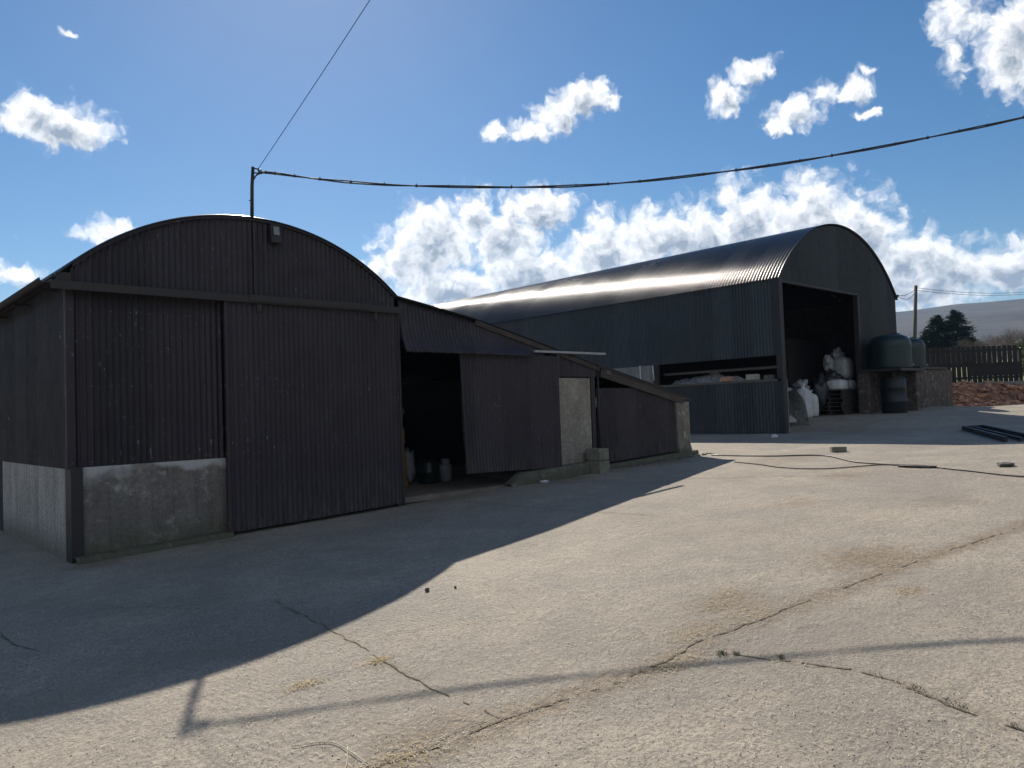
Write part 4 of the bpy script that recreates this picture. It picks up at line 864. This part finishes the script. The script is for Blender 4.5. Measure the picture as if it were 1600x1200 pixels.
# ------------------------------------------------------------------ trees
def conifer(loc, h, rad, label, seed):
    rnd = random.Random(seed); t = thing('conifer', loc, label, 'tree', 'conifers on the field edge')
    MB().tube([loc, (loc[0]+0.1, loc[1], loc[2]+h*0.6), (loc[0], loc[1], loc[2]+h)], 0.02*h+0.05, 8, 0.02).build('trunk', M['bark'], t)
    b = MB()
    for k in range(int(60+h*24)):
        u = rnd.random()**0.8; z = loc[2]+h*(0.06+0.92*u); L = rad*(1-u)**0.75*rnd.uniform(0.6, 1.15)+0.15; a = rnd.random()*2*PI
        for s in range(int(7+L*9)):
            v = (s+rnd.random())/(7+L*9); r = L*v; px_, py_ = loc[0]+math.cos(a)*r, loc[1]+math.sin(a)*r; pz = z+0.25*L*v*v-0.16*r+0.08*math.sin(a*3)
            for q in range(5):
                aa = a+rnd.uniform(-1.2, 1.2); l = rnd.uniform(0.18, 0.42)*(0.5+0.5*min(1, L)); w = 0.045+0.05*rnd.random()
                ox, oy, oz = rnd.gauss(0, .10), rnd.gauss(0, .10), rnd.gauss(0, .07); ex, ey, ez = math.cos(aa)*l, math.sin(aa)*l, rnd.uniform(-.12, .14)
                p = (px_+ox, py_+oy, pz+oz)
                b.add([p, (p[0]+ex*.5-math.sin(aa)*w, p[1]+ey*.5+math.cos(aa)*w, p[2]+ez*.4), (p[0]+ex, p[1]+ey, p[2]+ez), (p[0]+ex*.5+math.sin(aa)*w, p[1]+ey*.5-math.cos(aa)*w, p[2]+ez*.4+rnd.uniform(-.05, .05))], [(0, 1, 2, 3)])
    b.build('crown', M['needle'], t); return t
def zfield(x, y):
    s = float(beyond(x, y)); return 2.12+0.055*min(max(s, 0), 110)+0.015*max(s-110, 0)
def bare(loc, h, spread, label, seed, mk='twig', group='bare shrubs beyond the fence', name='bare_shrub', leaves=0):
    rnd = random.Random(seed); t = thing(name, loc, label, 'shrub', group); b = MB(); lf = MB()
    def grow(p, d, L, r, dep):
        q = p+d*L; b.tube([p, (p+q)/2+Vector((rnd.gauss(0, .04), rnd.gauss(0, .04), 0))*L, q], r, 4 if dep < 3 else 3, r*0.6, cap=False)
        if leaves and dep > 2:
            for _ in range(leaves):
                c = q+Vector((rnd.gauss(0, .15), rnd.gauss(0, .15), rnd.gauss(0, .15))); a = Vector((rnd.gauss(0, 1), rnd.gauss(0, 1), rnd.gauss(0, 1))).normalized()*0.08; e = Vector((rnd.gauss(0, 1), rnd.gauss(0, 1), rnd.gauss(0, 1))).normalized()*0.06
                lf.add([c-a, c-e, c+a, c+e], [(0, 1, 2, 3)])
        if dep >= 6: return
        for _ in range(3 if dep < 5 else 2):
            nd = (d+Vector((rnd.gauss(0, .48), rnd.gauss(0, .48), rnd.gauss(0.06, .3)))*spread).normalized(); grow(q, nd, L*rnd.uniform(.66, .88), r*0.62, dep+1)
    for _ in range(3): grow(Vector(loc)+Vector((rnd.gauss(0, .4), rnd.gauss(0, .4), -0.1)), Vector((rnd.gauss(0, .4), rnd.gauss(0, .4), 1)).normalized(), h*0.26, 0.06, 0)
    b.build('branches', M['twig'], t)
    if leaves: lf.build('leaves', M[mk], t)
    return t
# placed on the rising field
def loc_at(az, d): x, y = d*math.cos(math.radians(az)), d*math.sin(math.radians(az)); return (x, y, zfield(x, y)-0.15)
conifer(loc_at(18.35, 97), 4.2, 2.6, 'low broad dark conifer at the left end of the clump nearest the pole', 1)
conifer(loc_at(17.85, 98), 5.9, 3.0, 'tall dark conifer at the left of the clump with drooping tips', 2)
conifer(loc_at(17.35, 99), 5.2, 3.0, 'middle dark conifer of the clump, lower than its two neighbours', 3)
conifer(loc_at(16.85, 97), 6.3, 3.0, 'tallest dark conifer with the rounded top, right of the clump centre', 4)
conifer(loc_at(16.35, 96), 3.6, 2.3, 'short dark conifer at the right end of the clump', 11)
bare(loc_at(15.9, 88), 3.6, 1.0, 'bushy brown bare shrub touching the conifers on their right', 5)
bare(loc_at(15.2, 92), 4.0, 1.1, 'wide bare shrub, second to the right of the conifers', 6)
bare(loc_at(14.5, 90), 3.6, 1.0, 'bare shrub midway between the conifers and the low fence', 7)
bare(loc_at(19.3, 95), 2.8, 1.1, 'low bare shrub beside the leaning pole', 8)
bare(loc_at(13.8, 100), 4.4, 1.1, 'bare shrub left of the tallest bare one above the low fence', 10)
bare(loc_at(13.1, 92), 4.6, 1.1, 'tallest bare shrub above the right end of the tall fence', 12)
bare(loc_at(12.4, 96), 4.2, 1.1, 'bare shrub at the right edge behind the yellow green bush', 13)
bare(loc_at(11.55, 48), 2.2, 1.0, 'yellow green leafy bush behind the low fence', 9, 'leaf', None, 'leafy_bush', 9)

# ------------------------------------------------------------------ small things on the yard
sb = thing('steel_channel', (22.1, 6.5, 0.8), 'dark steel channel frame of parallel bars lying flat on the shaded concrete', 'steel frame')
def onb(x, y, h): return (x, y, float(ground(x, y))+h)
for n_, (a, c) in {'side_bar': ((22.05, 6.62), (18.75, 4.83)), 'side_bar ': ((22.45, 6.28), (18.95, 4.30))}.items():
    MB().beam(onb(*a, 0.06), onb(*c, 0.06), 0.07, 0.10).build('side_bar', M['steel'], sb)
MB().beam(onb(22.25, 6.45, 0.05), onb(18.85, 4.56, 0.05), 0.06, 0.07).build('middle_bar', M['steel'], sb)
MB().beam(onb(22.05, 6.62, 0.06), onb(22.45, 6.28, 0.06), 0.06, 0.09).build('cross_bar', M['steel'], sb)
tag(MB().obox((16.2, 7.28, gz(16.2, 7.28)+0.055), (0.30, 0.16, 0.11), (0, 0, -0.85)).build('timber_offcut', M['greenblock'], bevel=0.008), 'small squared timber offcut lying at the edge of the far barn shadow', 'timber')
def rope(name, pts, r, mk, lab, cat):
    D_ = dense([(x, y, gz(x, y)+r+0.003) for x, y in pts], 8); return tag(MB().tube([Vector((p.x+0.03*mn.noise(p*1.7), p.y+0.05*mn.noise(p*1.3), gz(p.x, p.y)+r+0.003)) for p in D_], r, 6).build(name, M[mk], smooth=True), lab, cat)
rope('hose', [(15.0, 9.6), (14.99, 8.24), (15.3, 7.2), (14.45, 6.26), (14.04, 5.31), (14.0, 4.86), (13.49, 3.95), (13.08, 3.17), (12.9, 2.2)], 0.014, 'cable', 'thin dark hose trailing across the sunlit concrete towards the right edge', 'hose')
rope('rope', [(13.9, 8.4), (13.63, 7.77), (13.2, 6.9), (13.3, 6.2), (14.0, 5.6), (14.1, 5.3)], 0.010, 'dirt', 'frayed brown rope curving over the concrete beside the hose', 'rope')
tag(blob((14.43, 3.75, gz(14.43, 3.75)+0.03), (0.16, 0.12, 0.035), 0.4, seed=41).build('flat_stone', M['stone'], smooth=True), 'flat grey stone lying near the trailing hose', 'stone')
tag(blob((13.9, 4.9, gz(13.9, 4.9)+0.02), (0.10, 0.30, 0.025), 0.4, seed=42).build('flat_stone', M['stone'], smooth=True), 'thin dark scrap lying along the hose', 'scrap')
tag(blob((4.03, 5.5, gz(4.03, 5.5)+0.015), (0.022, 0.018, 0.02), 0.4, seed=43, sub=2).build('pebble', M['stone'], smooth=True), 'larger dark pebble alone on the sunlit concrete by the shadow edge', 'pebble', 'dark pebbles near the shadow edge')
tag(blob((4.24, 5.37, gz(4.24, 5.37)+0.01), (0.012, 0.012, 0.012), 0.4, seed=44, sub=2).build('pebble', M['stone'], smooth=True), 'smaller dark pebble just right of the larger one', 'pebble', 'dark pebbles near the shadow edge')
def stalk(pts, r, lab):
    D_ = dense([(x, y, gz(x, y)+r+0.004+0.012*abs(mn.noise(Vector((x*9, y*9, 0))))) for x, y in pts], 6); tag(MB().tube(D_, r, 5).build('dry_stalk', M['straw'], smooth=True), lab, 'stalk', 'dry stalks on the concrete')
stalk([(1.80, 3.63), (1.95, 3.525), (1.96, 3.35), (1.95, 3.17)], 0.0028, 'pale bent dry stalk at the bottom edge, the longest one')
stalk([(1.98, 3.40), (1.87, 3.23), (1.80, 3.18)], 0.0022, 'pale straight dry stalk crossing under the long bent stalk')
stalk([(2.05, 3.08), (2.25, 3.10), (2.45, 3.13), (2.62, 3.10)], 0.0022, 'pale thin stalk lying in the slab joint')
stalk([(3.10, 4.75), (3.22, 4.70), (3.30, 4.62)], 0.002, 'short curved stalk beside the slab joint in the sun')
stalk([(4.9, 2.55), (5.05, 2.45)], 0.002, 'short pale stalk to the right of the grass tuft')
bs = MB()
for k in range(120):
    x, y = along([(12.4, Y0-0.28), (15.5, Y0-0.34)], 0.05)(0); r = random.uniform(0.01, 0.035); c = blob((x, y, gz(x, y)+r*0.4), (r, r, r*0.7), 0.5, 1.5, sub=1, seed=k); bs.add(c.v, c.f)
tag(bs.build('gravel', M['stone']), 'loose stones and dirt lying along the foot of the low shed', 'gravel', kind='stuff')

# ------------------------------------------------------------------ air
hz = MB().box(-3300, 3300, -3300, 3300, -6, 262).build('haze', None); hz['kind'] = 'stuff'; tag(hz, 'thin blue air haze between the yard and the moorland hill', 'haze')
hm = bpy.data.materials.new('haze'); hm.use_nodes = True; hn = hm.node_tree; hn.nodes.clear(); t = NT(hn)
pv = t.node('ShaderNodeVolumePrincipled'); pv.inputs['Color'].default_value = (0.38, 0.62, 1.0, 1); pv.inputs['Density'].default_value = 0.00015; pv.inputs['Anisotropy'].default_value = 0.3
t.node('ShaderNodeOutputMaterial', ins={'Volume': pv.outputs[0]}); hz.data.materials.clear(); hz.data.materials.append(hm)
